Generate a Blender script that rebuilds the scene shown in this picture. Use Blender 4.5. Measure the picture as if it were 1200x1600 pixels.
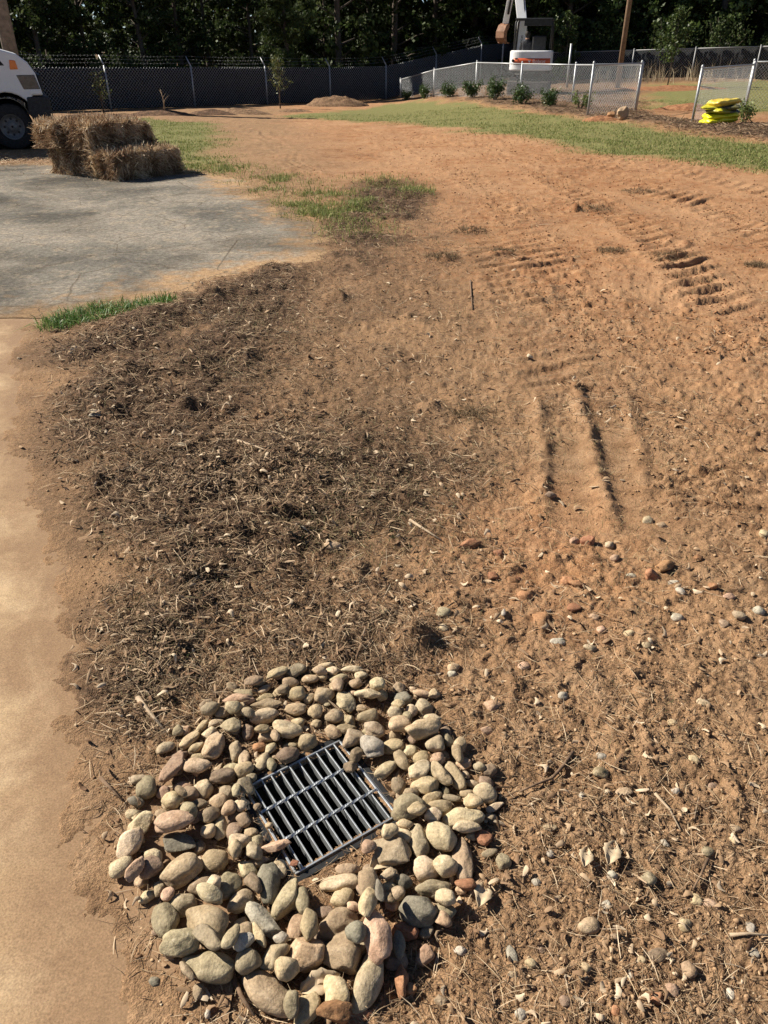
import bpy, bmesh, math, random
import numpy as np
from mathutils import Vector, Matrix

for o in list(bpy.data.objects):
    bpy.data.objects.remove(o)
SC = bpy.context.scene
COL = SC.collection
R = math.radians
rng = np.random.default_rng(7)
random.seed(7)

# ------------------------------------------------------------------ camera
CAMH, PITCH, F = 1.6, R(31.9), 1185.0          # F in pixels of a 1200 x 1600 frame
cam_d = bpy.data.cameras.new('camera')
cam = bpy.data.objects.new('camera', cam_d); COL.objects.link(cam)
cam.location = (0, 0, CAMH)
cam.rotation_euler = (R(90) - PITCH, 0, 0)
cam_d.sensor_fit = 'VERTICAL'; cam_d.sensor_height = 36.0
cam_d.lens = F / 1600 * 36.0
cam_d.clip_start = 0.05; cam_d.clip_end = 2000
SC.camera = cam

# ------------------------------------------------------------------ world, sun, exposure
SUN_EL, SUN_AZ = R(38), R(-70)                 # azimuth from +Y towards +X: the sun stands to the left, a little ahead
w = bpy.data.worlds.new('World'); SC.world = w; w.use_nodes = True
nt = w.node_tree
bg = nt.nodes['Background']
sky = nt.nodes.new('ShaderNodeTexSky'); sky.sky_type = 'NISHITA'; sky.sun_disc = False
sky.sun_elevation = SUN_EL; sky.sun_rotation = SUN_AZ
sky.air_density = 0.55; sky.dust_density = 0.2; sky.altitude = 500
nt.links.new(sky.outputs[0], bg.inputs[0]); bg.inputs[1].default_value = 0.05
sd = Vector((math.sin(SUN_AZ) * math.cos(SUN_EL), math.cos(SUN_AZ) * math.cos(SUN_EL), math.sin(SUN_EL)))
sl = bpy.data.lights.new('sun', 'SUN'); sl.energy = 5.0; sl.angle = R(0.5); sl.color = (1.0, 0.93, 0.82)
so = bpy.data.objects.new('sun', sl); COL.objects.link(so)
so.rotation_euler = sd.to_track_quat('Z', 'Y').to_euler(); so.location = (-20, 5, 20)
SC.view_settings.view_transform = 'Standard'; SC.view_settings.look = 'None'
SC.view_settings.exposure = 0.95; SC.view_settings.gamma = 1.0
SC.view_settings.use_curve_mapping = False

# ------------------------------------------------------------------ noise and helpers
def _h(ix, iy, iz, seed):
    h = (ix.astype(np.int64) * 374761393 + iy.astype(np.int64) * 668265263 + iz.astype(np.int64) * 1274126177 + seed * 974634793) & 0xffffffff
    h = ((h ^ (h >> 13)) * 1274126177) & 0xffffffff
    h = ((h ^ (h >> 16)) * 2246822519) & 0xffffffff
    return ((h ^ (h >> 15)) & 0xffffff) / 8388607.5 - 1.0
def n2(x, y, seed=0):
    ix = np.floor(x); iy = np.floor(y); fx = x - ix; fy = y - iy
    fx = fx * fx * fx * (fx * (fx * 6 - 15) + 10); fy = fy * fy * fy * (fy * (fy * 6 - 15) + 10)
    z = np.zeros_like(ix)
    a = _h(ix, iy, z, seed); b = _h(ix + 1, iy, z, seed); c = _h(ix, iy + 1, z, seed); d = _h(ix + 1, iy + 1, z, seed)
    return (a + (b - a) * fx) * (1 - fy) + (c + (d - c) * fx) * fy
def n3(p, seed=0):
    i = np.floor(p); f = p - i; f = f * f * (3 - 2 * f); r = 0
    for dx in (0, 1):
        for dy in (0, 1):
            for dz in (0, 1):
                wgt = (f[:, 0] if dx else 1 - f[:, 0]) * (f[:, 1] if dy else 1 - f[:, 1]) * (f[:, 2] if dz else 1 - f[:, 2])
                r = r + wgt * _h(i[:, 0] + dx, i[:, 1] + dy, i[:, 2] + dz, seed)
    return r
def fbm(x, y, s, octv=4, seed=0, gain=.5):
    r = 0; a = 1.0; t = 0
    ca, sa = math.cos(.6), math.sin(.6)
    for k in range(octv):
        r = r + a * n2(x * s, y * s, seed + k); t += a
        x, y = x * ca - y * sa + 3.1, x * sa + y * ca + 1.7
        s *= 2.03; a *= gain
    return r / t
def sstep(a, b, x):
    t = np.clip((x - a) / (b - a), 0, 1); return t * t * (3 - 2 * t)
def macro(x, y):
    x = np.asarray(x, float); y = np.asarray(y, float)
    s = 0.03 + (0.008 - 0.03) * sstep(-1, 6, x) - .007 * sstep(6, 16, x)
    sp = np.logaddexp(0, (np.minimum(y, 75) - 10) / 1.5) * 1.5
    return -s * sp
CP, SP = math.cos(PITCH), math.sin(PITCH)
def ray(px, py):
    a = (px - 600) / F; b = (800 - py) / F
    return a, CP + b * SP, -SP + b * CP
def at(px, py, h=0.0):
    """point of the ground (plus h) seen at a photo pixel"""
    dx, dy, dz = ray(px, py); t = 0
    z = h
    for _ in range(60):
        t = (z - CAMH) / min(dz, -0.004)
        z = float(macro(dx * t, dy * t)) + h
    return Vector((dx * t, dy * t, z))
def at_d(px, py, Y):
    dx, dy, dz = ray(px, py); t = Y / dy
    return Vector((dx * t, Y, CAMH + dz * t))

def fast_mesh(name, V, Fa, attrs=None, smooth=False):
    V = np.asarray(V, np.float32); Fa = np.asarray(Fa, np.int32); k = Fa.shape[1]
    m = bpy.data.meshes.new(name)
    m.vertices.add(len(V)); m.vertices.foreach_set('co', V.ravel())
    m.loops.add(Fa.size); m.loops.foreach_set('vertex_index', Fa.ravel())
    m.polygons.add(len(Fa)); m.polygons.foreach_set('loop_start', np.arange(0, Fa.size, k, dtype=np.int32))
    m.polygons.foreach_set('loop_total', np.full(len(Fa), k, np.int32))
    if smooth: m.polygons.foreach_set('use_smooth', np.ones(len(Fa), bool))
    if attrs:
        for an, arr in attrs.items():
            arr = np.asarray(arr, np.float32)
            if arr.ndim == 2:
                at_ = m.attributes.new(an, 'FLOAT_COLOR', 'POINT'); at_.data.foreach_set('color', arr.ravel())
            else:
                at_ = m.attributes.new(an, 'FLOAT', 'POINT'); at_.data.foreach_set('value', arr)
    m.update(calc_edges=True)
    return m
def link(name, mesh, mat=None, parent=None, loc=None, rot=None):
    o = bpy.data.objects.new(name, mesh); COL.objects.link(o)
    if mat is not None and mesh is not None and not mesh.materials: mesh.materials.append(mat)
    if parent: o.parent = parent
    if loc is not None: o.location = loc
    if rot is not None: o.rotation_euler = rot
    return o
def tag(o, label, cat, group=None):
    o['label'] = label; o['category'] = cat
    if group: o['group'] = group
    return o
def thing(name, label, cat, loc=(0, 0, 0), rotz=0, group=None):
    o = bpy.data.objects.new(name, None); COL.objects.link(o)
    o.location = loc; o.rotation_euler = (0, 0, rotz); o.empty_display_size = .1
    return tag(o, label, cat, group)
class MB:
    """collects shapes, builds one mesh object"""
    def __init__(s): s.v = []; s.f = []; s.sm = []
    def add(s, V, Fs, smooth=False):
        b = len(s.v); s.v += [tuple(p) for p in V]; s.f += [tuple(b + i for i in f) for f in Fs]; s.sm += [smooth] * len(Fs); return s
    def box(s, c, d, M=None):
        V = [Vector((c[0] + d[0] * i / 2, c[1] + d[1] * j / 2, c[2] + d[2] * k / 2)) for i in (-1, 1) for j in (-1, 1) for k in (-1, 1)]
        if M is not None: V = [M @ p for p in V]
        return s.add(V, [(0, 1, 3, 2), (4, 6, 7, 5), (0, 4, 5, 1), (2, 3, 7, 6), (0, 2, 6, 4), (1, 5, 7, 3)])
    def tube(s, pts, r, n=8, cap=True):
        pts = [Vector(p) for p in pts]; k = len(pts)
        rs = r if isinstance(r, (list, tuple)) else [r] * k
        V = []; up = None
        for i, p in enumerate(pts):
            d = (pts[min(i + 1, k - 1)] - pts[max(i - 1, 0)]).normalized()
            if up is None: up = Vector((0, 0, 1)) if abs(d.z) < .9 else Vector((1, 0, 0))
            a = d.cross(up).normalized(); b = a.cross(d).normalized(); up = b
            for j in range(n):
                t = 2 * math.pi * j / n; V.append(p + a * (math.cos(t) * rs[i]) + b * (math.sin(t) * rs[i]))
        Fs = [(i * n + j, i * n + (j + 1) % n, (i + 1) * n + (j + 1) % n, (i + 1) * n + j) for i in range(k - 1) for j in range(n)]
        s.add(V, Fs, True)
        if cap:
            b = len(s.v) - len(V)
            s.f += [tuple(b + j for j in range(n))[::-1], tuple(b + (k - 1) * n + j for j in range(n))]; s.sm += [False, False]
        return s
    def prism(s, prof, y0, y1):
        """profile in x,z extruded along y"""
        n = len(prof); V = [(x, y0, z) for x, z in prof] + [(x, y1, z) for x, z in prof]
        return s.add(V, [tuple(range(n)), tuple(range(2 * n - 1, n - 1, -1))] + [(i, i + n, (i + 1) % n + n, (i + 1) % n) for i in range(n)])
    def lathe(s, prof, c, axis='y', n=28):
        V = []; k = len(prof)
        for r, h in prof:
            for j in range(n):
                t = 2 * math.pi * j / n; a, b = math.cos(t) * r, math.sin(t) * r
                V.append({'y': (c[0] + a, c[1] + h, c[2] + b), 'z': (c[0] + a, c[1] + b, c[2] + h), 'x': (c[0] + h, c[1] + a, c[2] + b)}[axis])
        return s.add(V, [(i * n + j, i * n + (j + 1) % n, (i + 1) * n + (j + 1) % n, (i + 1) * n + j) for i in range(k - 1) for j in range(n)], True)
    def mesh(s, name, bevel=0, seg=2):
        m = bpy.data.meshes.new(name); m.from_pydata(s.v, [], s.f); m.polygons.foreach_set('use_smooth', s.sm)
        bm = bmesh.new(); bm.from_mesh(m)
        if bevel:
            bmesh.ops.bevel(bm, geom=[e for e in bm.edges if e.is_manifold and e.calc_face_angle(0) > .5], offset=bevel, segments=seg, affect='EDGES', profile=.5, clamp_overlap=True)
        bmesh.ops.recalc_face_normals(bm, faces=bm.faces); bm.to_mesh(m); bm.free()
        return m
    def build(s, name, mat, parent=None, bevel=0, seg=2):
        return link(name, s.mesh(name, bevel, seg), mat, parent)
def wires(A, B, r):
    """three-sided wires between arrays of end points"""
    A = np.asarray(A, float); B = np.asarray(B, float); d = B - A; d /= np.linalg.norm(d, axis=1, keepdims=True) + 1e-9
    up = np.where(np.abs(d[:, 2:3]) < .95, np.array([[0, 0, 1.]]), np.array([[1., 0, 0]]))
    a = np.cross(d, up); a /= np.linalg.norm(a, axis=1, keepdims=True); b = np.cross(a, d)
    V = []
    for P in (A, B):
        for j in range(3):
            t = 2 * math.pi * j / 3 + .5; V.append(P + a * math.cos(t) * r + b * math.sin(t) * r)
    V = np.stack(V, 1).reshape(-1, 3); n = len(A); base = (np.arange(n) * 6)[:, None, None]
    Fq = np.array([[0, 1, 4, 3], [1, 2, 5, 4], [2, 0, 3, 5]])[None] + base
    return V, Fq.reshape(-1, 4)

# ------------------------------------------------------------------ materials
def new_mat(name, rough=.85, spec=.3, metal=0.):
    m = bpy.data.materials.new(name); m.use_nodes = True; t = m.node_tree
    b = t.nodes['Principled BSDF']; b.inputs['Roughness'].default_value = rough; b.inputs['Metallic'].default_value = metal
    b.inputs['Specular IOR Level'].default_value = spec
    return m, t, b
def N(t, kind, **kw):
    n = t.nodes.new(kind)
    for k, v in kw.items():
        if k in n.inputs: n.inputs[k].default_value = v
        else: setattr(n, k, v)
    return n
def ramp(t, fac, stops, interp='LINEAR'):
    r = t.nodes.new('ShaderNodeValToRGB'); e = r.color_ramp.elements; r.color_ramp.interpolation = interp
    while len(e) < len(stops): e.new(.5)
    for i, (p, c) in enumerate(stops): e[i].position = p; e[i].color = (*c, 1)
    t.links.new(fac, r.inputs[0]); return r.outputs[0]
def mix(t, fac, a, b, mode='MIX'):
    m = t.nodes.new('ShaderNodeMix'); m.data_type = 'RGBA'; m.blend_type = mode
    if isinstance(fac, (int, float)): m.inputs[0].default_value = fac
    else: t.links.new(fac, m.inputs[0])
    for i, c in ((6, a), (7, b)):
        if isinstance(c, tuple): m.inputs[i].default_value = (*c, 1)
        else: t.links.new(c, m.inputs[i])
    return m.outputs[2]
def math_(t, op, a, b=0.0, clamp=False):
    m = t.nodes.new('ShaderNodeMath'); m.operation = op; m.use_clamp = clamp
    for i, c in ((0, a), (1, b)):
        if isinstance(c, (int, float)): m.inputs[i].default_value = c
        else: t.links.new(c, m.inputs[i])
    return m.outputs[0]
def noise(t, vec, scale, detail=5, rough=.55, dist=0):
    n = N(t, 'ShaderNodeTexNoise', Scale=scale, Detail=detail, Roughness=rough, Distortion=dist)
    t.links.new(vec, n.inputs['Vector']); return n.outputs[0]
def bump(t, b, h, strength=.5, dist=.01, prev=None):
    n = N(t, 'ShaderNodeBump', Strength=strength, Distance=dist); t.links.new(h, n.inputs['Height'])
    if prev is not None: t.links.new(prev, n.inputs['Normal'])
    t.links.new(n.outputs[0], b.inputs['Normal']); return n.outputs[0]
def objco(t): return t.nodes.new('ShaderNodeTexCoord').outputs['Object']
def mat_noise(name, stops, scale=10, rough=.85, bstr=.3, bdist=.005, bscale=None, spec=.25, metal=0., vary=.0, detail=6):
    m, t, b = new_mat(name, rough, spec, metal); co = objco(t)
    c = ramp(t, noise(t, co, scale, detail, .6), stops)
    if vary:
        oi = t.nodes.new('ShaderNodeObjectInfo')
        h = N(t, 'ShaderNodeHueSaturation'); t.links.new(c, h.inputs['Color'])
        t.links.new(math_(t, 'ADD', math_(t, 'MULTIPLY', oi.outputs['Random'], vary * 2), 1 - vary), h.inputs['Value']); c = h.outputs[0]
    t.links.new(c, b.inputs['Base Color'])
    if bstr: bump(t, b, noise(t, co, bscale or scale * 3, 6, .6), bstr, bdist)
    return m
def mat_attr(name, stops, rough=.9, trans=0., spec=.2):
    """colour of each small piece from its own random value"""
    m, t, b = new_mat(name, rough, spec); a = N(t, 'ShaderNodeAttribute', attribute_name='rnd')
    c = ramp(t, a.outputs['Fac'], stops); t.links.new(c, b.inputs['Base Color'])
    if trans:
        tr = t.nodes.new('ShaderNodeBsdfTranslucent'); t.links.new(c, tr.inputs[0])
        mx = t.nodes.new('ShaderNodeMixShader'); mx.inputs[0].default_value = trans
        t.links.new(b.outputs[0], mx.inputs[1]); t.links.new(tr.outputs[0], mx.inputs[2])
        t.links.new(mx.outputs[0], t.nodes['Material Output'].inputs[0])
    return m

# ------------------------------------------------------------------ zones of the ground (outlines in metres)
def W(pts): return np.array([tuple(at(x, y))[:2] for x, y in pts])
PATH = W([(-900, 497), (44, 497), (34, 560), (40, 640), (42, 720), (66, 820), (100, 930), (138, 1080), (150, 1180), (176, 1330), (190, 1450), (205, 1600), (222, 1800), (-900, 1800)])
PAVE = W([(-700, 258), (40, 258), (150, 262), (275, 266), (345, 277), (395, 300), (440, 328), (503, 366), (480, 392), (395, 420), (330, 440), (270, 462), (180, 474), (60, 490), (30, 500), (-700, 500)])
MULCH = W([(75, 545), (120, 520), (240, 482), (320, 445), (450, 400), (510, 360), (540, 318), (560, 290), (620, 272), (690, 300), (735, 370), (720, 470), (745, 560), (735, 680), (730, 780), (690, 880), (640, 980), (600, 1040), (420, 1060), (250, 1110), (195, 1060), (165, 950), (130, 840), (105, 740), (90, 640)])
MULA = W([(95, 545), (240, 487), (330, 442), (450, 396), (508, 366), (530, 330), (560, 292), (625, 278), (690, 325), (610, 385), (490, 440), (420, 510), (340, 610), (250, 690), (120, 700)])
MULB = W([(105, 770), (200, 725), (330, 700), (470, 690), (620, 690), (720, 720), (725, 780), (690, 880), (650, 980), (600, 1040), (420, 1060), (250, 1110), (195, 1060), (160, 950), (130, 840)])
GRASL = W([(30, 196), (215, 184), (330, 192), (352, 212), (338, 238), (362, 262), (340, 270), (278, 262), (240, 250), (40, 215)])
GRASR = W([(430, 181), (520, 174), (600, 164), (650, 158), (705, 158), (760, 166), (850, 176), (920, 188), (1010, 196), (1075, 210), (1200, 222), (1500, 240), (1500, 300), (1200, 272), (1100, 260), (1000, 247), (900, 234), (800, 215), (700, 200), (600, 191), (500, 188)])
BEHIND = W([(625, 157), (680, 152), (780, 152), (890, 160), (1000, 172), (1000, 134), (1500, 118), (1500, 108), (640, 118)])
YARD = W([(1000, 172), (1000, 134), (1500, 118), (1500, 172), (1200, 178), (1090, 172)])
BED = W([(640, 157), (700, 150), (780, 152), (880, 160), (985, 176), (1080, 190), (1200, 196), (1500, 208), (1500, 236), (1200, 220), (1075, 208), (1010, 194), (920, 186), (850, 174), (760, 165), (705, 157)])
def sdf(poly, x, y):
    ins = np.zeros(x.shape, bool); d2 = np.full(x.shape, 1e9); n = len(poly)
    for i in range(n):
        ax, ay = poly[i]; bx, by = poly[(i + 1) % n]; ex, ey = bx - ax, by - ay
        t = np.clip(((x - ax) * ex + (y - ay) * ey) / (ex * ex + ey * ey + 1e-12), 0, 1)
        d2 = np.minimum(d2, (x - ax - t * ex) ** 2 + (y - ay - t * ey) ** 2)
        c = ((ay > y) != (by > y))
        with np.errstate(divide='ignore', invalid='ignore'):
            ins ^= c & (x < (bx - ax) * (y - ay) / (by - ay) + ax)
    return np.where(ins, 1, -1) * np.sqrt(d2)
def soft(s, wd): return np.clip(.5 + s / (2 * wd), 0, 1)
def line_ts(poly, x, y, mg=1.3):
    """distance along, signed offset and length of a polyline (far points are skipped)"""
    lo = np.min(poly, 0) - mg; hi = np.max(poly, 0) + mg
    k = (x > lo[0]) & (x < hi[0]) & (y > lo[1]) & (y < hi[1])
    T = np.full(x.shape, -1.0); D = np.full(x.shape, 9.0)
    t_, d_, L = _line(poly, x[k], y[k]); T[k] = t_; D[k] = d_
    return T, D, L
def _line(poly, x, y):
    best = np.full(x.shape, 1e9); T = np.zeros(x.shape); Dn = np.zeros(x.shape); acc = 0
    for i in range(len(poly) - 1):
        ax, ay = poly[i]; ex, ey = poly[i + 1][0] - ax, poly[i + 1][1] - ay; L = math.hypot(ex, ey)
        t = np.clip(((x - ax) * ex + (y - ay) * ey) / (L * L), 0, 1)
        qx = x - ax - t * ex; qy = y - ay - t * ey; d = np.hypot(qx, qy); m = d < best
        best = np.where(m, d, best); T = np.where(m, acc + t * L, T); Dn = np.where(m, np.sign(qx * ey - qy * ex) * d, Dn); acc += L
    return T, Dn, acc
# the drain grate: a 30 cm square of steel
GC = at(496, 1261); GC = Vector((GC.x, GC.y, 0.0))
g_top, g_right, g_bot = at(519.5, 1150), at(617, 1277), at(475, 1376.5)
GU = (g_right - g_top).normalized(); GV = Vector((GU.y, -GU.x, 0))
GS = ((g_right - g_top).length + (g_bot - g_right).length) / 2
GC = (g_top + g_bot) / 2; GC.z = 0
def grate_uv(x, y): return (x - GC.x) * GU.x + (y - GC.y) * GU.y, (x - GC.x) * GV.x + (y - GC.y) * GV.y
RIDGES = [(W([(838, 610), (846, 672), (850, 730), (843, 815)]), .04, .030), (W([(895, 590), (908, 640), (925, 700), (938, 760), (962, 845)]), .04, .040),
          (W([(975, 600), (985, 650), (1000, 700), (1010, 790)]), .04, .022), (W([(738, 640), (733, 710)]), .04, .02)]
FLATS = [W([(880, 690), (900, 780), (915, 840)]), W([(965, 660), (990, 760), (1010, 850)])]
TRACKS = [W([(1030, 500), (940, 390), (850, 312), (755, 255), (655, 215), (540, 193), (420, 183)]), W([(1330, 520), (1160, 400), (1020, 322), (880, 265), (760, 226), (640, 201)]),
          W([(1400, 400), (1180, 318), (1020, 274), (870, 239), (740, 212)]), W([(500, 290), (470, 262), (440, 232), (400, 205), (350, 190)]),
          W([(890, 640), (850, 540), (810, 450), (750, 360)])]
CRACKS = [W([(1010 + dx, y0), (1090 + dx, y0 - 6), (1170 + dx, y0 - 4)]) for dx, y0 in ((0, 742), (10, 752), (-6, 762), (20, 771), (6, 781), (-20, 792), (30, 798), (60, 735))]
CLODBERM = W([(400, 432), (330, 462), (265, 492), (200, 520)])

def zones(x, y):
    wx = fbm(x, y, 1.3, 5, 11); wy = fbm(x, y, 1.3, 5, 23); sc = .05 + .012 * np.abs(y)
    xx = x + wx * sc * 2.2; yy = y + wy * sc * 3.0
    z = {}
    z['path'] = sdf(PATH, x + wx * .10, y + wy * .05); z['pave'] = sdf(PAVE, xx, yy)
    wz = .22 * fbm(x, y, 2.3, 5, 47); z['mulch'] = np.clip(.36 * soft(sdf(MULCH, xx, yy), .45) + .64 * np.maximum(soft(sdf(MULA, xx, yy) + wz, .28), soft(sdf(MULB, xx, yy) + wz, .28)), 0, 1) * (.4 + .6 * sstep(-.35, .12, fbm(x, y, 1.5, 5, 43, .6) + .12))
    gr = np.maximum(soft(sdf(GRASL, xx, yy), .5), soft(sdf(GRASR, xx, yy), .45)); gr = np.maximum(gr, soft(sdf(YARD, xx, yy), .8))
    z['grass'] = gr; z['bed'] = np.maximum(soft(sdf(BED, xx, yy), .3), soft(sdf(BEHIND, xx, yy), .5)) * (1 - gr)
    # far edge under the trees: leaf mould
    z['wood'] = sstep(-.5, 2.5, y - (33 + 1.15 * np.clip(x + 10, 0, 60) * .9)) * (1 - gr)
    # bare clay against brown litter soil
    cl = sstep(-.5, 1.6, (x - .35) + .45 * (y - 2.2) * .35 + fbm(x, y, .9, 4, 5) * .8)
    near_clay = np.exp(-(((x - .55) / .45) ** 2 + ((y - 2.35) / .5) ** 2))
    z['clay'] = np.clip(np.maximum(cl * (.45 * sstep(1.6, 3.0, y + .5 * fbm(x, y, 1.1, 3, 8)) + .55 * sstep(4.0, 7.5, y + 1.5 * fbm(x, y, .8, 4, 9) + .6 * x)), near_clay), 0, 1) * (1 - z['mulch'] * .9)
    z['litter'] = np.clip(np.maximum(z['mulch'], .105 * (1 - sstep(2.5, 6, y)) * (1 - .6 * near_clay)), 0, 1)
    fl = np.zeros_like(x)
    for p in FLATS:
        T, Dn, L = line_ts(p, x, y); fl = np.maximum(fl, np.exp(-(Dn / .13) ** 4) * sstep(-.02, .1, T) * sstep(-.02, .12, L - T + .001))
    z['flat'] = fl
    patch = sstep(-.25, .25, fbm(x, y, 1.7, 4, 41))
    z['litter'] = np.maximum(z['litter'], .20 * sstep(2.6, 3.6, y) * (1 - sstep(6.5, 10, y)) * sstep(-.1, .35, fbm(x, y, 1.3, 5, 83, .6)))
    z['litter'] = z['litter'] * (.5 + .5 * patch) * (1 - .93 * fl) * sstep(.0, .28, -z['path'] + .10 * wx)
    return z

_hr = random.Random(3)
HUMPS = [(p.x, p.y, _hr.uniform(.05, .13), _hr.uniform(.03, .075)) for p in [at(*q) for q in [(205, 585), (330, 730), (270, 790), (650, 1000), (640, 500), (690, 405), (600, 285), (560, 330), (330, 470), (420, 420), (480, 590), (180, 640), (560, 690), (740, 360), (780, 400), (660, 640), (500, 760), (400, 900), (310, 960), (560, 900), (240, 880), (120, 600), (610, 780), (290, 640), (380, 560), (520, 470), (450, 830), (160, 760), (900, 330), (1060, 380), (990, 300), (820, 330), (1100, 420)]]]
def height(x, y, z=None):
    if z is None: z = zones(x, y)
    m = z['mulch']; near = np.clip(1 - np.abs(y) / 26, 0.25, 1)
    h = macro(x, y) + .035 * fbm(x, y, .55, 3, 2) * sstep(1.6, 4, y)
    rough = 1 - .9 * z['flat']
    h += rough * m * (.016 + .055 * fbm(x, y, 2.6, 5, 31) + .040 * np.abs(fbm(x, y, 9, 4, 37)))
    for (hx, hy, hr, hh) in HUMPS:
        k = (np.abs(x - hx) < hr * 3) & (np.abs(y - hy) < hr * 3)
        if k.any(): h[k] += hh * np.exp(-((x[k] - hx) ** 2 + (y[k] - hy) ** 2) / hr ** 2) * (.6 + .9 * fbm(x[k], y[k], 9, 3, 81))
    h += rough * (1 - m) * (.012 * fbm(x, y, 3.4, 4, 51) + (.018 - .009 * sstep(4, 9, y)) * np.clip(fbm(x, y, 8, 5, 55, .62), -.15, 1))
    h += rough * .0095 * fbm(x, y, 34, 3, 61, .62) * near * (1 - .7 * sstep(4.5, 9, y))
    h += .0035 * rough * fbm(x, y, 120, 2, 67) * (y < 5)
    # clods
    c = np.clip(fbm(x, y, 16, 3, 71) - .12, 0, 1); h += rough * (.05 - .02 * sstep(3, 8, y)) * c * (1 - m * .5) * (.35 + .65 * z['clay']) * sstep(-.1, .35, fbm(x, y, 1.1, 3, 73) + .12)
    for p, wd, a in RIDGES:
        T, Dn, L = line_ts(p, x, y); e = sstep(-.03, .3, T) * sstep(-.03, .2, L - T)
        h += a * e * np.exp(-((Dn + .012 * fbm(x, y, 12, 3, 77)) / wd) ** 2) * (.8 + .5 * fbm(x, y, 9, 3, 79))
    for p in FLATS:
        T, Dn, L = line_ts(p, x, y); e = np.exp(-(Dn / .13) ** 4) * sstep(0, .1, T) * sstep(0, .15, L - T)
        h -= .010 * e; h += .013 * e * np.exp(-((((T / .15) % 1) - .5) / .10) ** 2)
    for i, p in enumerate(TRACKS):
        T, Dn, L = line_ts(p, x, y); pat = .45 + .55 * sstep(-.3, .3, fbm(x, y, .8, 3, 90 + i)); e = sstep(0, .4, T) * sstep(0, .6, L - T) * pat
        for off in ((-.55, .55) if i < 3 else (0,)):
            dd = Dn - off + .03 * fbm(x, y, 2, 2, 93)
            win = np.exp(-(dd / .24) ** 4)
            fr_c = (T / (.20 if i > 2 else .25) - 2.6 * dd + .10 * fbm(x, y, 3, 2, 97)) % 1; cle = np.where(fr_c < .12, fr_c / .12, 1 - (fr_c - .12) / .88)
            h += e * (win * (.031 * cle * (.8 + .4 * fbm(x, y, 6, 3, 96)) - .010) + .012 * np.exp(-((np.abs(dd) - .23) / .06) ** 2) * (.6 + .6 * fbm(x, y, 5, 3, 98)))
    for i, p in enumerate(CRACKS):
        T, Dn, L = line_ts(p, x, y + .012 * fbm(x, y, 14, 3, 101 + i)); e = sstep(0, .06, T) * sstep(0, .06, L - T)
        h += e * .024 * np.where(Dn > 0, np.exp(-(Dn / .02) ** 2), -np.exp(-(Dn / .008) ** 2)) * sstep(-.35, .1, fbm(x, y, 9, 2, 105 + i))
    T, Dn, L = line_ts(CLODBERM, x, y); h += .055 * np.exp(-(Dn / .22) ** 2) * sstep(0, .5, T) * sstep(0, .5, L - T) * (.7 + .8 * fbm(x, y, 5, 3, 111))
    ef = sstep(-.02, .38, -z['path']) * sstep(-.05, .5, -z['pave'] + .15); mc = macro(x, y); h = mc + .004 + (h - mc - .004) * (.12 + .88 * ef)
    # sunk under the two slabs
    e1 = fbm(x, y, 9, 6, 121, .65) * .10; e2 = fbm(x, y, 4, 5, 123, .6) * .25
    k = np.maximum(sstep(-.02, .16, z['path'] + e1), sstep(-.25, .25, z['pave'] + e2))
    h = h * (1 - k) + (macro(x, y) - .03) * k
    # dished around the drain
    u, v = grate_uv(x, y); q = np.maximum(np.abs(u), np.abs(v)); g = 1 - sstep(GS * .5, GS * .5 + .22, q)
    h = h * (1 - g) + (-.004 + .005 * fbm(x, y, 30, 3, 131)) * g
    rr = np.hypot(x - GC.x, y - GC.y); h -= .012 * (1 - sstep(.35, .6, rr)) * (1 - g)
    # banked bed of the shrubs, dirt heaps along the far fence
    h += z['bed'] * (.06 + .05 * fbm(x, y, 1.2, 4, 141)) + z['wood'] * .12 * fbm(x, y, .9, 4, 143)
    return h

# ------------------------------------------------------------------ ground sheet
rows_px = np.concatenate([np.linspace(1760, 422, 600), np.linspace(420, 172, 250), np.linspace(170, 108, 28)])
ry = np.array([at(600, p).y for p in rows_px])
ys = np.concatenate([[-60, -25, -10, -4, -1.5, -.6, -.2], ry, np.geomspace(ry[-1] * 1.02, 900, 45)])
us = np.linspace(-.70, .70, 690); us = np.concatenate([-np.geomspace(40, .72, 26), us, np.geomspace(.72, 40, 26)])
wid = np.maximum(.85, ys * CP + .845)
X = us[None, :] * wid[:, None]; Y = np.repeat(ys[:, None], len(us), 1)
xf, yf = X.ravel(), Y.ravel()
Z = zones(xf, yf); H = height(xf, yf, Z)
nc = len(us); nr = len(ys)
ii = (np.arange(nr - 1)[:, None] * nc + np.arange(nc - 1)[None, :]).ravel()
faces = np.stack([ii, ii + 1, ii + nc + 1, ii + nc], 1)
fu, fv = grate_uv(xf[faces].mean(1), yf[faces].mean(1))
faces = faces[np.maximum(np.abs(fu), np.abs(fv)) > GS * .5 - .012]
zone_col = np.stack([Z['mulch'], np.clip(Z['grass'], 0, 1), Z['clay'], np.maximum(Z['bed'], Z['wood'])], 1)
g_me = fast_mesh('ground', np.stack([xf, yf, H], 1), faces, {'zone': zone_col, 'litter': Z['litter']}, True)

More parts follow.
